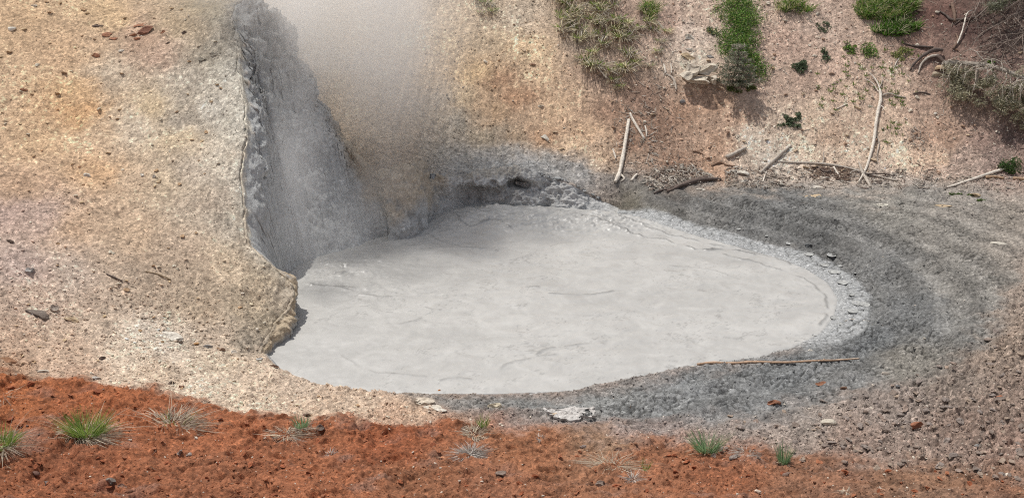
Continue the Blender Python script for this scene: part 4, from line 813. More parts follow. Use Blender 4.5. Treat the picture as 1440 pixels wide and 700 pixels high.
tuft(862, 656, 70, 20, 'combed over straw patch near the bottom right of centre', 0, 230, dH=42, dspread=1.5, seed=12, bx=1.5, dcols=G_DRY[:3], bw=.005)
tuft(908, 662, 20, 24, 'thin sparse green wisp right of the combed straw', 34, 10, gH=26, spread=.45, seed=13, bw=.005)
tuft(890, 676, 30, 18, 'small grey tuft lying at the right end of the combed straw', 0, 110, dcols=G_GREYDRY, dH=26, dspread=1.5, seed=14)
tuft(466, 640, 22, 18, 'small stiff grey tuft on red bank below the third tuft', 0, 60, dcols=G_GREYDRY, dH=20, dspread=1.2, seed=15)
tuft(760, 618, 26, 16, 'tiny faint grey tuft below the big white crust', 0, 60, dcols=G_GREYDRY, dH=16, dspread=1.1, seed=16)
tuft(1190, 694, 24, 18, 'little dry tuft at the bottom edge right of centre', 0, 60, dH=18, dspread=1.2, seed=17)
tuft(5, 560, 40, 20, 'sparse trailing straw at the left edge above the edge tuft', 0, 24, dH=44, dspread=1.5, seed=18)

# hanging grass clumps on the far slope
def far_clump_mesh(seed, green, cols):
    rs = np.random.RandomState(seed); A_ = Acc(); blades(A_, 52, .09, .46, .45, cols, rs, down=1, dvec=(0, -1.5, -.75), width=.014, curl=.22, seg=4, bx=1.5)
    B_ = Acc(); blades(B_, green, .08, .19, .9, [alb(96, 126, 52, .7), alb(126, 146, 72, .7), alb(110, 132, 60, .7)], rs, width=.013, curl=.2, seg=3, bx=1.4)
    return A_.mesh('dry_blades', M_blade), B_.mesh('green_blades', M_blade)
FCM = [far_clump_mesh(30+i, 14+16*(i % 3), [alb(190, 180, 160, .68), alb(172, 166, 156, .7), alb(206, 192, 164, .68), alb(150, 142, 130, .75)][i % 3:]) for i in range(6)]
def hang(u, v, sc, i, lab):
    p = hit(u, v); e = empty('grass_clump', p, lab, 'grass clump', 'grass clumps hanging down the far slope'); e.scale = (sc, sc, sc); e.rotation_euler = (0, 0, random.uniform(-.35, .35))
    a, b = FCM[i % 6]; link('dry_blades', a, e); link('green_blades', b, e)
rs = np.random.RandomState(4); k = 0
gpoly = upoly([(780,-10),(866,-10),(872,30),(905,50),(900,100),(880,118),(858,112),(840,108),(822,100),(808,70),(790,50)])
cand = [(u, v) for v in range(-6, 112, 11) for u in range(780, 905, 13)]
for (u, v) in cand:
    u += rs.uniform(-5, 5); v += rs.uniform(-4, 4)
    if inside(np.array([u]), np.array([v]), gpoly)[0]:
        if rs.rand() < (.5 if u > 850 else .26): continue
        hang(u, v-8, rs.uniform(.75, 1.15), k, 'straw and green grass clump in the grassy band hanging down the far slope'); k += 1
for (u, v, sc) in [(920,50,.8),(912,38,.9),(930,66,.7),(924,80,.7),(938,52,.6),(905,20,.7),(880,80,.8),(893,96,.7),(915,100,.6),(862,120,.8),(872,130,.6)]:
    hang(u, v-8, sc, k, 'sparse dry grass clump on brown slope right of the grassy band'); k += 1
for (u, v, sc) in [(672,2,.9),(684,12,.9),(692,24,.7),(678,26,.6)]:
    hang(u, v-8, sc, k, 'faded grass clump at the top edge left of the gravel chute'); k += 1

# ------------------------------------------------------------------ leafy plants
def leaves(acc, Pc, size, cols, rs, elong=1.6):
    n = len(Pc); d = rs.normal(size=(n, 3)); d[:, 2] = abs(d[:, 2])*.6; d /= np.linalg.norm(d, axis=1)[:, None]
    e = np.cross(d, rs.normal(size=(n, 3))); e /= np.linalg.norm(e, axis=1)[:, None]
    s_ = size*rs.uniform(.6, 1.3, n)[:, None]
    V = np.stack([Pc-e*s_*.5, Pc+d*s_*elong*.45-np.cross(d, e)*s_*.12, Pc+e*s_*.5, Pc-d*s_*elong*.45], 1)
    V = np.stack([Pc-d*s_*elong*.5, Pc-e*s_*.4, Pc+d*s_*elong*.5, Pc+e*s_*.4], 1)
    b = np.arange(n)[:, None]*4; Fq = b+np.arange(4)[None]
    cols = np.asarray(cols); c = cols[rs.randint(0, len(cols), n)]*rs.uniform(.7, 1.3, n)[:, None]
    acc.add(V.reshape(-1, 3), Fq, np.repeat(c, 4, 0))
def shrub(u, v, wpx, hpx, label, cols, n=1500, leaf=.028, seed=1, cat='shrub', name='shrub', group=None, elong=1.7, clumps=16, depth=.8, tall=None, grassy=0):
    """crown standing on the slope over the pixel box centred at u, v"""
    p = hit(u, v+hpx*.42); m = pxm(p); rs = np.random.RandomState(seed); e = empty(name, p, label, cat, group)
    wx_, hz = wpx*m/2, hpx*m
    R_ = slope_rot(p[0], p[1])
    cs = []
    for _ in range(clumps):
        a = rs.uniform(0, 2*np.pi); r_ = math.sqrt(rs.uniform(0, 1))*.82
        X0 = p[0]+math.cos(a)*r_*wx_; Y0 = p[1]+(math.sin(a)*r_*.5+.42)*hz*1.2*depth
        cs.append([X0, Y0, float(HG(X0, Y0))+rs.uniform(.02, .22)*min(wx_*2, hz)*(tall or .6)])
    cs = np.array(cs); A_ = Acc()
    idx = rs.randint(0, clumps, n); rad_ = min(wx_, hz*.5)*rs.uniform(.32, .62, clumps)
    o = rs.normal(size=(n, 3)); o /= np.linalg.norm(o, axis=1)[:, None]; o *= (rs.uniform(.3, 1, n)**.5)[:, None]
    Pc = cs[idx]+o*rad_[idx][:, None]*np.array([1, 1, .8]); g = HG(Pc[:, 0], Pc[:, 1])+.01; Pc[:, 2] = np.maximum(Pc[:, 2], g)
    leaves(A_, Pc-p, leaf, cols, rs, elong)
    for c_ in (cs if grassy else []):
        t_ = Acc(); blades(t_, grassy, .09, .34, .9, cols[:3]+[alb(186, 178, 150, .8)], rs, down=1, dvec=(0, -.6, 0), width=.012, curl=.5, seg=4)
        A_.add(np.concatenate(t_.V)+c_-p, np.concatenate(t_.F4), np.concatenate(t_.C))
    link('foliage', A_.mesh('foliage', M_leaf), e)
    A_ = Acc()
    for c_ in cs[:7]:
        b = np.array([p[0]+(c_[0]-p[0])*.3, p[1]+(c_[1]-p[1])*.5, 0]); b[2] = HG(b[0], b[1])-.02
        tube(A_, [b-p, (b+c_)/2-p+rs.normal(size=3)*.02, c_-p], [.010, .007, .004], alb(110, 95, 80, 1.3), n=5, m=6)
    link('stem', A_.mesh('stem', M_wood), e); return e
GR = [alb(150, 150, 96, .85), alb(110, 136, 66, .75), alb(78, 110, 46, .72), alb(92, 132, 48, .72), alb(66, 96, 38, .72), alb(54, 80, 34, .8)]; DG = [alb(84, 98, 72, .8), alb(104, 114, 88, .8), alb(72, 86, 64, .8)]
shrub(1043, 14, 62, 66, 'bright green leafy patch at top edge, upper end of the strip above the sapling', GR, 6000, leaf=.022, seed=21, clumps=46)
shrub(1040, 56, 66, 62, 'bright green leafy patch in the middle of the green strip above the sapling', GR, 6000, leaf=.022, seed=22, clumps=46)
shrub(1064, 96, 44, 50, 'loose green leafy patch right of the grey sapling', GR, 2200, leaf=.022, seed=23, clumps=24)
shrub(1044, 124, 44, 18, 'low yellowish green patch below the grey sapling', [alb(95, 115, 55, 1.1), alb(120, 125, 75, 1.1)], 700, seed=24, clumps=16)
shrub(1004, 45, 20, 16, 'small loose weed left of the green strip', DG+GR[:1], 260, seed=25, clumps=8)
shrub(1118, 10, 52, 24, 'low bright green patch at the top edge between the green strip and the grassy mound', GR, 900, seed=26, clumps=26, grassy=14)
shrub(915, 14, 24, 30, 'small green clump at top edge right of the hanging grass', GR, 400, seed=27, clumps=14, grassy=14)
shrub(1252, 10, 96, 44, 'large mound of bright green grass at the top edge above the dead trunk', GR, 4200, leaf=.026, elong=3., seed=28, clumps=60, grassy=26, cat='grass mound', name='grass_mound')
shrub(1262, 42, 70, 22, 'darker lower fringe of the big green grassy mound', [GR[3], GR[2], alb(70, 84, 44, 1.1)], 1500, leaf=.03, elong=3., seed=29, clumps=26, grassy=22, cat='grass mound', name='grass_mound')
shrub(1127, 96, 24, 18, 'small round dark blue green shrub alone on the slope', DG, 800, seed=30, clumps=9, tall=1.2)
shrub(1163, 82, 18, 24, 'thin greyish upright shrub right of the round dark one', DG, 260, seed=31, clumps=8, tall=1.2)
shrub(1116, 168, 24, 16, 'small dark shrub, upper of the pair on the pale slope', DG, 420, seed=32, clumps=9, tall=1.)
shrub(1111, 180, 34, 14, 'low spreading dark shrub, lower of the pair on the pale slope', DG, 380, seed=33, clumps=10)
shrub(1197, 70, 18, 22, 'small green weed clump above the dead trunk, left', GR, 260, seed=34, clumps=8)
shrub(1225, 72, 28, 26, 'middle green weed clump above the dead trunk', GR, 480, seed=35, clumps=12)
shrub(1270, 78, 30, 26, 'green weed clump between the mound and the uprooted stump', [GR[0], alb(105, 120, 65, 1.1)], 380, seed=36, clumps=10)
shrub(1160, 38, 20, 18, 'small grey green weed under the top edge green patch', DG, 200, seed=37, clumps=7)
shrub(1426, 236, 26, 26, 'dark green bush at the right edge by the end of the pale pole', [alb(70, 98, 48, 1.1), alb(88, 112, 60, 1.1), alb(60, 80, 44, 1.1)], 900, leaf=.022, elong=2.4, seed=38, clumps=12, tall=1.1)
shrub(1355, 271, 44, 9, 'strip of low green plants on the mud edge below the pale pole', [alb(110, 130, 75, 1.1), alb(90, 115, 60, 1.1)], 500, leaf=.018, seed=39, clumps=16, depth=.5)
shrub(1382, 278, 16, 8, 'tiny green plant right of the low strip of plants', [alb(105, 130, 70, 1.1)], 120, leaf=.018, seed=40, clumps=5, depth=.5)
shrub(1392, 92, 22, 12, 'small green weed in the shade above the fallen tree', GR, 150, seed=41, clumps=7)
# weed sprigs scattered on the pale slope
WM = []
for i in range(4):
    rs = np.random.RandomState(60+i); A_ = Acc(); blades(A_, 12, .02, .10, .8, [alb(120, 140, 70, 1.1), alb(100, 122, 60, 1.1)], rs, width=.014, curl=.2, seg=2); WM.append(A_.mesh('weed', M_blade))
rs = np.random.RandomState(8)
for i in range(95):
    u = rs.choice([rs.uniform(1185, 1300), rs.uniform(1150, 1270)]); v = rs.uniform(60, 152) if u > 1180 else rs.uniform(100, 160)
    if rs.rand() < .12: u = rs.uniform(1235, 1275); v = rs.uniform(160, 205)
    p = hit(u, v); o = tag(link('weed', WM[i % 4], loc=p), 'tiny green weed sprig sprouting on the pale slope around the dead trunk', 'weed', 'weed sprigs on the pale slope'); o.scale = [rs.uniform(.6, 1.4)]*3

# grey young conifer
def conifer(u, v, wpx, hpx, label, seed):
    p = hit(u, v); m = pxm(p); H_ = hpx*m; Wd = wpx*m/2; rs = np.random.RandomState(seed); e = empty('young_conifer', p, label, 'conifer')
    A_ = Acc(); tube(A_, [(0, 0, -.05), (.01, 0, H_*.5), (0, .0, H_)], [.02, .014, .005], alb(120, 105, 92, 1.3), n=7); link('trunk', A_.mesh('trunk', M_wood), e)
    cols = [alb(112, 118, 98, .66), alb(134, 134, 118, .66), alb(94, 100, 82, .7), alb(144, 132, 120, .7)]
    T_ = Acc(); N_ = Acc()
    for lv in range(6):
        z = H_*(.10+.9*lv/6); L_ = Wd*(1.12-.98*(lv/6)**.9); nbr = 11 if lv < 4 else 7
        for q in range(nbr):
            a = 2*math.pi*(q+rs.uniform(-.3, .3))/nbr+lv; d = np.array([math.cos(a), math.sin(a), .15]); l = L_*rs.uniform(.75, 1.1)
            P0 = np.array([0, 0, z]); P1 = P0+d*l*.6+np.array([0, 0, -.03]); P2 = P0+d*l+np.array([0, 0, .02])
            tube(T_, [P0, P1, P2], [.006, .004, .002], alb(120, 105, 92, 1.3), n=4, m=5)
            nn = int(90*l/Wd)+24; t = rs.uniform(.15, 1, nn); c = P0+(P2-P0)*t[:, None]
            c += rs.normal(size=(nn, 3))*.028*(1-.3*t)[:, None]
            leaves(N_, c, .022, cols, rs, 3.)
    link('branch', T_.mesh('branch', M_wood), e); link('needles', N_.mesh('needles', M_leaf), e)
conifer(1034, 126, 66, 66, 'grey green young conifer standing right of the layered boulder', 3)

# ------------------------------------------------------------------ fallen tree, dead boughs and stump at upper right
def off(p, d, l): return np.asarray(p)+np.asarray(d)*l
def twiggy(acc, p0, d, L_, r, rs, lvl, col, tips, seg=4, wob=.25, grav=-.1):
    P = [np.array(p0, float)]; d = np.array(d, float); d /= np.linalg.norm(d)
    for k in range(seg):
        d = d+rs.normal(size=3)*wob*.5+np.array([0, 0, grav*.3]); d /= np.linalg.norm(d); q = P[-1]+d*L_/seg
        q[2] = max(q[2], float(HG(q[0], q[1]))+r+.01); P.append(q)
    tube(acc, P, [r, r*.75, r*.45, r*.22], col*rs.uniform(.75, 1.2), n=5 if lvl else 6, m=seg*2+1)
    tips.append(np.array(P))
    if lvl > 0:
        for _ in range(rs.randint(2, 5)):
            k = rs.randint(1, seg); dd = d*.7+rs.normal(size=3)*.75; twiggy(acc, P[k], dd, L_*rs.uniform(.4, .65), r*.5, rs, lvl-1, col, tips, 3, wob, grav)
def fallen_tree():
    rs = np.random.RandomState(12); p0 = hit(1330, 97); e = empty('fallen_tree', p0, 'fallen conifer with bare grey branches above and grey green foliage below, at right edge', 'fallen tree')
    pts_ = [hit(1325, 100)+[0, -.05, .15], hit(1352, 112)+[0, -.1, .35], hit(1385, 125)+[0, -.2, .5], hit(1420, 142)+[0, -.3, .55], hit(1470, 165)+[0, -.3, .55], hit(1520, 190)+[0, -.2, .4]]
    gy = alb(165, 155, 142, 1.15)
    A_ = Acc(); tube(A_, np.array(pts_)-p0, [.055, .05, .045, .04, .03, .02], gy, n=9); link('trunk', A_.mesh('trunk', M_wood, True), e)
    S_ = spl(np.array(pts_), 60); N_ = Acc(); tips = []
    for i in range(60):
        q = S_[rs.randint(2, 58)]; up_ = rs.rand() < .5
        d = np.array([rs.normal(-.25, .45), -.75 if not up_ else rs.normal(-.1, .4), rs.normal(.25, .3) if up_ else -.5])
        A_ = Acc(); tl = []; twiggy(A_, q, d, rs.uniform(.45, .9), .015, rs, 1, gy*1.25, tl, 5, .35, -.3 if not up_ else -.6)
        V = A_.mesh('branch', M_wood, True, p0); link('branch', V, e)
        if not up_: tips += tl
    cols = [alb(138, 134, 112, .6), alb(156, 150, 130, .6), alb(120, 120, 98, .62), alb(108, 104, 88, .7)]
    # foliage mass hangs below the trunk
    cl = []
    fp = upoly([(1322,112),(1350,112),(1380,122),(1420,140),(1450,150),(1450,192),(1410,188),(1395,172),(1370,162),(1340,150),(1326,136)])
    while len(cl) < 92:
        u, v = rs.uniform(1318, 1500), rs.uniform(108, 200)
        if u < 1450 and not inside(np.array([u]), np.array([v]), fp)[0]: continue
        cl.append(hit(u, v)+np.array([0, -.15, rs.uniform(.12, .45)]))
    cl = np.array(cl); n = 11500; idx = rs.randint(0, len(cl), n); o = rs.normal(size=(n, 3)); o /= np.linalg.norm(o, axis=1)[:, None]; o *= (rs.uniform(.1, 1, n)**.6)[:, None]
    Pc = cl[idx]+o*rs.uniform(.09, .17, len(cl))[idx][:, None]*np.array([1.1, 1, .8])
    for T_ in tips[::2]:
        k = 50; t = rs.randint(0, len(T_), k); Pc = np.vstack([Pc, T_[t]+rs.normal(size=(k, 3))*.035])
    leaves(N_, Pc-p0, .024, cols, rs, 2.8); link('foliage', N_.mesh('foliage', M_leaf), e)
fallen_tree()
def dead_boughs():
    rs = np.random.RandomState(23); p0 = hit(1440, 10); e = empty('dead_tree', p0, 'tangle of bare grey brown boughs with one lichen green limb in the upper right corner', 'dead tree')
    gb = alb(150, 134, 122, 1.1)
    for (a, b, la, lb, r) in [((1460,-20),(1375,30),.9,.5,.02),((1460,10),(1365,55),.8,.4,.018),((1450,-30),(1350,12),.9,.6,.018),((1460,40),(1380,68),.7,.35,.016),((1460,60),(1400,70),.5,.3,.014),((1440,-30),(1395,40),1.,.5,.016),((1400,-30),(1366,46),.8,.4,.014),((1470,25),(1410,52),.9,.6,.02),((1465,-5),(1420,60),.9,.5,.014),((1420,-30),(1360,30),.8,.5,.012),((1460,70),(1385,84),.5,.3,.012)]:
        A_ = Acc(); tl = []; P0 = hit(*a)+[0, 0, la]; P1 = hit(*b)+[0, 0, lb]; mid = (P0+P1)/2+rs.normal(size=3)*.1
        tube(A_, [P0, mid, P1], [r*1.5, r, r*.5], gb*rs.uniform(.7, 1.1), n=7)
        S_ = spl([P0, mid, P1], 20)
        for i in range(14):
            d = (P1-P0)/np.linalg.norm(P1-P0)*.6+rs.normal(size=3)*.7+np.array([0, 0, -.3]); twiggy(A_, S_[rs.randint(3, 20)], d, rs.uniform(.3, .7), .008, rs, 1, gb, tl, 4, .3, -.3)
        link('branch', A_.mesh('branch', M_wood, True, p0), e)
    N_ = Acc(); P0 = hit(1470, 25)+[0, 0, .9]; P1 = hit(1385, 50)+[0, 0, .55]; n = 4200; t = rs.uniform(0, 1, n); Pc = P0+(P1-P0)*t[:, None]+rs.normal(size=(n, 3))*np.array([.07, .07, .06])+np.array([0, 0, .05])*np.sin(t*20)[:, None]
    leaves(N_, Pc-p0, .022, [alb(140, 142, 118, 1.1), alb(120, 122, 98, 1.1), alb(158, 158, 138, 1.1)], rs, 2.6); link('foliage', N_.mesh('foliage', M_leaf), e)
dead_boughs()
ps = hit(1318, 86); es = empty('uprooted_stump', ps, 'dark uprooted stump with arching roots over tan rocks, left of the fallen tree', 'stump')
for (pth, c) in [([(1280,100,1.4,0),(1286,92,2.4,2),(1298,84,3.4,4),(1312,78,4,5),(1324,78,3.4,5)], W_DARK), ([(1291,104,1.2),(1295,94,1.8,2),(1304,87,2.4,4),(1318,84,3,4)], W_GREY), ([(1270,62,1),(1284,66,1.8),(1296,68,2.4,1),(1312,70,2,2)], W_DARK), ([(1316,84,3.6,3),(1324,90,3.6,2),(1330,96,3,1)], alb(105,88,78,1.2)), ([(1338,8,2.6,2),(1341,22,3.2,2),(1342,34,3.4,1)], alb(125,100,84,1.2)),
               ([(1320,16,1.4),(1330,24,2,1),(1340,32,2.4,1),(1370,28,1.8,2),(1392,18,1.2,3)], W_DARK), ([(1345,66,1.4,2),(1350,56,1.6,4),(1354,44,1.5,6),(1358,30,1.2,8),(1366,24,.8,8)], W_PALE), ([(1344,50,2,1),(1346,60,2.6,1),(1340,72,2.4,1)], alb(125,100,84,1.2))]:
    P, R = path_px(pth); A_ = Acc(); tube(A_, P, R, c, n=8, knob=.25, seed=int(pth[0][0])); link('root', A_.mesh('root', M_wood, True, ps), es)

# ------------------------------------------------------------------ pieces of the ground itself
def proto_stones(n, dims, seed, mat, name, cols, sub=2, rough=.28):
    out = []
    for i in range(n):
        rs = np.random.RandomState(seed+i); d = np.array(dims)*rs.uniform(.75, 1.25, 3); V, Fc = stone_verts(seed+i, d, sub, rough=rough); c = np.asarray(cols[i % len(cols)])
        A_ = Acc(); A_.add(V, Fc, c[None]*(1+.15*fb3(V[:, 0]*2, V[:, 1]*2, V[:, 2]*2, 2, 44))[:, None]); out.append(A_.mesh(name, mat))
    return out
def scatter_px(n, rs, test):
    out = []
    while len(out) < n:
        u, v = rs.uniform(0, 1440), rs.uniform(0, 700); s_ = test(u, v)
        if s_: out.append((u, v, s_))
    return out
HITS = {}
def ghit(u, v): return hit(u, v)
rs = np.random.RandomState(77)
P_back = proto_stones(6, (1, .8, .55), 500, M_stone, 'stone', [alb(214, 202, 184, 1.2), alb(190, 168, 142, 1.2), alb(170, 140, 118, 1.2)], 2)
P_hill = proto_stones(6, (1, .8, .4), 520, M_stone, 'stone', [alb(205, 180, 145, 1.15), alb(180, 150, 118, 1.15), alb(210, 200, 180, 1.15)], 2)
P_clod = proto_stones(8, (1, .85, .5), 540, M_clod, 'clod', [alb(150, 132, 120, 1.15), alb(132, 118, 108, 1.15), alb(160, 142, 126, 1.15), alb(140, 128, 120, 1.15)], 2, .4)
P_red = proto_stones(6, (1, .85, .55), 560, M_clod, 'clod', [alb(160, 96, 66, 1.2), alb(140, 82, 56, 1.2), alb(170, 112, 82, 1.2)], 2, .4)
P_mud = proto_stones(6, (1, .8, .45), 580, M_clod, 'mud_lump', [alb(185, 186, 184, 1.25), alb(160, 161, 160, 1.25)], 2, .3)
def redY(u): return float(np.interp(u, [-400, 0, 120, 250, 400, 520, 640, 800, 1000, 1200, 1440, 1900], [525, 528, 538, 562, 588, 600, 596, 607, 628, 640, 668, 690]))
def crx(v): return float(np.interp(v, [0, 60, 120, 335, 366, 405, 440, 500], [318, 322, 335, 340, 365, 400, 395, 360]))
def put(protos, u, v, spx, flat=1., name=None):
    p = hit(u, v); o = link(name or protos[0].name.split('.')[0], protos[rs.randint(len(protos))], ground, p+np.array([0, 0, spx*pxm(p)*.12])); s_ = spx*pxm(p)/2
    o.scale = (s_, s_, s_*flat); n = slope_rot(p[0], p[1]); o.rotation_euler = (math.atan2(n[2, 1], n[1, 1])*.8, 0, rs.uniform(0, 6.28)) if False else (rs.uniform(-.3, .3), rs.uniform(-.3, .3), rs.uniform(0, 6.28))
for u, v, s_ in scatter_px(120, rs, lambda u, v: rs.uniform(5, 9.5) if u > 620 and v < 250 and v < np.interp(u, [620, 760, 880, 1440], [150, 190, 255, 255]) and rs.rand() < (.9 if 930 < u < 1250 else .35) else 0): put(P_back, u, v, s_)
for u, v, s_ in scatter_px(110, rs, lambda u, v: rs.uniform(5, 9) if (u < crx(v)-8 and v < redY(u)-6) or (v > 500 and u < 600 and 552 < v < redY(u)-4) else 0): put(P_hill, u, v, s_)
for u, v, s_ in scatter_px(200, rs, lambda u, v: rs.uniform(8, 17) if u > 1000 and v > 300 and v < redY(u)+15 and rs.rand() < np.clip((u-1000)/400+(v-560)/120, 0, 1) and not inside(np.array([u]), np.array([v]), upoly([(560,549),(900,596),(1060,580),(1180,555),(1290,510),(1375,460),(1405,390),(1370,330),(1000,300)]))[0] else 0): put(P_clod, u, v, s_*.78, .7)
for u, v, s_ in scatter_px(120, rs, lambda u, v: rs.uniform(6, 13) if v > redY(u)+8 else 0): put(P_red, u, v, s_, .7)
for u, v in [(806,272),(812,278),(820,274),(826,280),(833,276),(818,286),(828,289),(836,286),(790,262),(796,270),(842,283),(812,266),(770,268),(775,284),(800,289),(760,246),(772,250),(783,256)]: put(P_mud, u, v, rs.uniform(8, 15), .9, 'mud_lump')
# curled mud plates on the pool rim
def plate_mesh(seed):
    r_ = np.random.RandomState(seed); n = 12; a = np.linspace(0, 2*np.pi, n, endpoint=False); R_ = 1+.28*r_.uniform(-1, 1, n); R_ = (R_+np.roll(R_, 1)*.5)/1.5
    rings = []
    for k, (q, z) in enumerate([(0, 0), (.55, .02), (.9, .10), (1., .14), (1., .0), (.85, -.16)]):
        if k == 0: continue
        rings.append(np.stack([np.cos(a)*R_*q*1.25, np.sin(a)*R_*q*.8, z+.05*r_.uniform(-1, 1, n)+0*a], 1))
    V = np.vstack([[0, 0, 0]]+rings); F4 = []; F3 = [[0, 1+j, 1+(j+1) % n] for j in range(n)]
    for k in range(len(rings)-1):
        for j in range(n): b = 1+k*n; F4.append([b+j, b+n+j, b+n+(j+1) % n, b+(j+1) % n])
    c = np.tile(alb(186, 186, 182, 1.35), (len(V), 1)); c[1+3*n:] = alb(120, 120, 118, 1.35)
    return make_mesh('mud_plate', V, [np.array(F3), np.array(F4)], c, M_clod)
PM = [plate_mesh(i) for i in range(7)]
rimp = [(1040,322),(1060,328),(1078,334),(1096,338),(1112,344),(1126,352),(1140,358),(1152,364),(1160,372),(1170,368),(1180,376),(1188,385),(1176,385),(1196,392),(1184,396),(1204,402),(1192,405),(1208,414),(1196,416),(1182,410),(1206,426),(1192,428),(1200,436),(1186,438),(1176,448),(1190,447),(1180,456),(1168,460),(1158,466),(1170,470),(1148,472),(1136,479),(1122,484),(1108,489),(1092,494),(1074,498),(1056,502),(1036,506),(1014,507),(996,510),(1166,358),(1186,370),(1202,384),(1212,400),(1216,430)]
for i, (u, v) in enumerate(rimp[::2]):
    p = hit(u+rs.uniform(-3, 3), v+rs.uniform(-2, 2)); s_ = rs.uniform(6, 15)*pxm(p)/2*(1. if u > 1120 else .6); o = link('mud_plate', PM[i % 7], ground, p+np.array([0, 0, .004])); o.scale = (s_, s_*1.5, .055); o.rotation_euler = (rs.uniform(-.05, .05), rs.uniform(-.05, .05), rs.uniform(0, 6.28))

# ------------------------------------------------------------------ gravel and litter nobody could count
gi = (YY > 7.6) & (YY < 25.4) & (abs(TTn) < .5)
idx = np.flatnonzero(gi.ravel()); gU = PU.ravel()[idx]; gV = PV.ravel()[idx]
gx, gy_, gz = XX.ravel()[idx], YY.ravel()[idx], Z.ravel()[idx]; gc = C.reshape(-1, 3)[idx]
Hh = hill.ravel()[idx]; Bb = back.ravel()[idx]; Rr = red.ravel()[idx]; Gg = grey.ravel()[idx]; Ss = shelf.ravel()[idx]; dd_ = dP.ravel()[idx]
pat = fb2(gx*1.1, gy_*1.1, 3, 601)
wts = (Hh*.14+Hh*sst(330, 480, gV)*1.0+Bb*.9+Bb*sst(700, 1000, gU)*.6+Rr*.35+(1-Hh)*(1-Bb)*(1-Rr)*(1-Gg)*1.3+Gg*.25)*(1-Ss)*(1-.9*muddy.ravel()[idx])*(dd_ > .06)*(.55+.9*sst(-.3, .4, pat))
wts = wts*sst(1500, 1440, gU)*sst(-60, 0, gU)
vr = np.random.RandomState(5)
OCT = (np.array([[1,0,0],[-1,0,0],[0,1,0],[0,-1,0],[0,0,1],[0,0,-1.]]), np.array([[0,2,4],[2,1,4],[1,3,4],[3,0,4],[2,0,5],[1,2,5],[3,1,5],[0,3,5]]))
GA = Acc()
for NG, (V1, F1), lo, hi in ((86000, OCT, .0045, .0095), (7000, ICO[1], .009, .021)):
    pick = vr.choice(len(idx), NG, p=wts/wts.sum()); nv = len(V1)
    s_ = (lo+(hi-lo)*vr.rand(NG)**2)*(1+.35*Bb[pick]+.25*Hh[pick])
    th = vr.uniform(0, 6.28, NG); sx, sy, sz = s_*vr.uniform(.8, 1.5, NG), s_*vr.uniform(.7, 1.1, NG), s_*vr.uniform(.45, .9, NG)
    jit = 1+.3*vr.uniform(-1, 1, (NG, nv, 1)); base = V1[None]*jit; tl_ = vr.uniform(-.5, .5, (NG, 1))
    Xv = base[..., 0]*sx[:, None]; Yv = base[..., 1]*sy[:, None]; Zv = base[..., 2]*sz[:, None]+Xv*tl_
    GVv = np.stack([gx[pick][:, None]+Xv*np.cos(th)[:, None]-Yv*np.sin(th)[:, None]+.01*vr.normal(size=(NG, 1)), gy_[pick][:, None]+Xv*np.sin(th)[:, None]+Yv*np.cos(th)[:, None], gz[pick][:, None]+Zv+s_[:, None]*.35], -1)
    br = vr.rand(NG); mul = np.where(br < .16, .68, np.where(br < .70, 1.02, 1.3)); gcol_ = gc[pick]*(mul*vr.uniform(.85, 1.2, NG))[:, None]
    wh = (vr.rand(NG) < np.where(Rr[pick] > .5, .06, np.where(Gg[pick] > .5, .02, np.where(Bb[pick] > .5, .10+.16*sst(880, 980, gU[pick]), .07))))
    gcol_ = np.where(wh[:, None], lin((228, 216, 198))/1.2*vr.uniform(.8, 1.05, NG)[:, None], gcol_)
    GA.add(GVv.reshape(-1, 3), (np.arange(NG)[:, None, None]*nv+F1[None]).reshape(-1, 3), np.repeat(np.clip(gcol_, .01, .75), nv, 0))
gravel = link('gravel', GA.mesh('gravel', M_stone)); tag(gravel, kind='stuff')
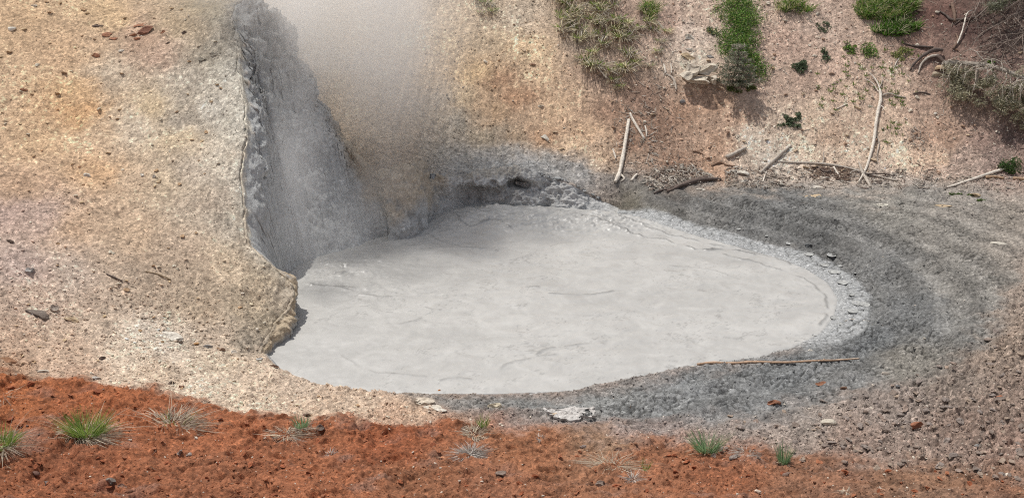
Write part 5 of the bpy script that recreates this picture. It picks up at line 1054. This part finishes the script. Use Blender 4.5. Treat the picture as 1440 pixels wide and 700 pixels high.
# twigs, bark chips and straw
vr = np.random.RandomState(6); A_ = Acc()
def litter(n, us, vs, Lr, cols, wr=(.006, .013), poly=None):
    u = vr.uniform(us[0], us[1], n*3); v = vr.uniform(vs[0], vs[1], n*3)
    if poly is not None: k = inside(u, v, upoly(poly)); u, v = u[k], v[k]
    u, v = u[:n], v[:n]
    for a, b in zip(u, v):
        p = hit(a, b); L_ = vr.uniform(*Lr); an = vr.uniform(0, 6.28); w_ = vr.uniform(*wr)
        d = np.array([math.cos(an), math.sin(an)*.8, 0]); q0 = p-d*L_/2; q1 = p+d*L_/2; q0[2] = HG(q0[0], q0[1])+w_*.8; q1[2] = HG(q1[0], q1[1])+w_*.8+vr.uniform(0, .03); s2 = np.array([-d[1], d[0], 0])*w_; up_ = np.array([0, 0, w_*.8]); mid = (q0+q1)/2+s2*vr.uniform(-1.5, 1.5)
        V = np.array([q0-s2*.4, q0+s2*.4, q0+up_*.6, mid-s2, mid+s2, mid+up_*1.3, q1-s2*.3, q1+s2*.3, q1+up_*.4])
        Fq = [[0, 3, 4, 1], [1, 4, 5, 2], [2, 5, 3, 0], [3, 6, 7, 4], [4, 7, 8, 5], [5, 8, 6, 3]]
        A_.add(V, Fq, cols[vr.randint(len(cols))]*vr.uniform(.75, 1.15))
PB = [alb(210, 200, 186, 1.25), alb(180, 168, 152, 1.25), alb(150, 132, 118, 1.25)]
litter(330, (900, 1005), (228, 268), (.06, .16), PB, (.008, .022), [(905,258),(925,240),(950,230),(985,238),(1003,250),(990,256),(950,264),(915,270)])
litter(200, (1020, 1090), (236, 266), (.05, .15), PB, (.008, .02)); litter(330, (1090, 1320), (238, 266), (.06, .22), PB+[alb(120, 100, 88, 1.25)], (.006, .014))
litter(110, (1300, 1440), (246, 268), (.06, .2), PB); litter(150, (1140, 1200), (236, 254), (.06, .2), [alb(110, 86, 72, 1.25), alb(140, 118, 100, 1.25)], (.008, .018))
litter(240, (860, 960), (20, 250), (.05, .2), PB, (.005, .011)); litter(170, (870, 925), (150, 250), (.05, .16), PB, (.005, .012)); litter(160, (900, 1110), (0, 110), (.05, .16), PB, (.005, .01)); litter(260, (1060, 1330), (0, 240), (.05, .18), PB, (.004, .009))
litter(240, (1290, 1440), (0, 240), (.06, .24), [alb(150, 130, 118, 1.25), alb(175, 160, 145, 1.25)], (.004, .008)); litter(60, (1270, 1300), (180, 212), (.05, .14), PB, (.005, .01))
litter(130, (0, 1440), (560, 700), (.03, .10), [alb(205, 180, 150, 1.25), alb(180, 150, 125, 1.25)], (.002, .004)); litter(90, (0, 330), (0, 480), (.03, .09), [alb(160, 135, 105, 1.25), alb(120, 98, 78, 1.25)], (.003, .006))
tl = link('twig_litter', A_.mesh('twig_litter', M_wood)); tag(tl, kind='stuff')
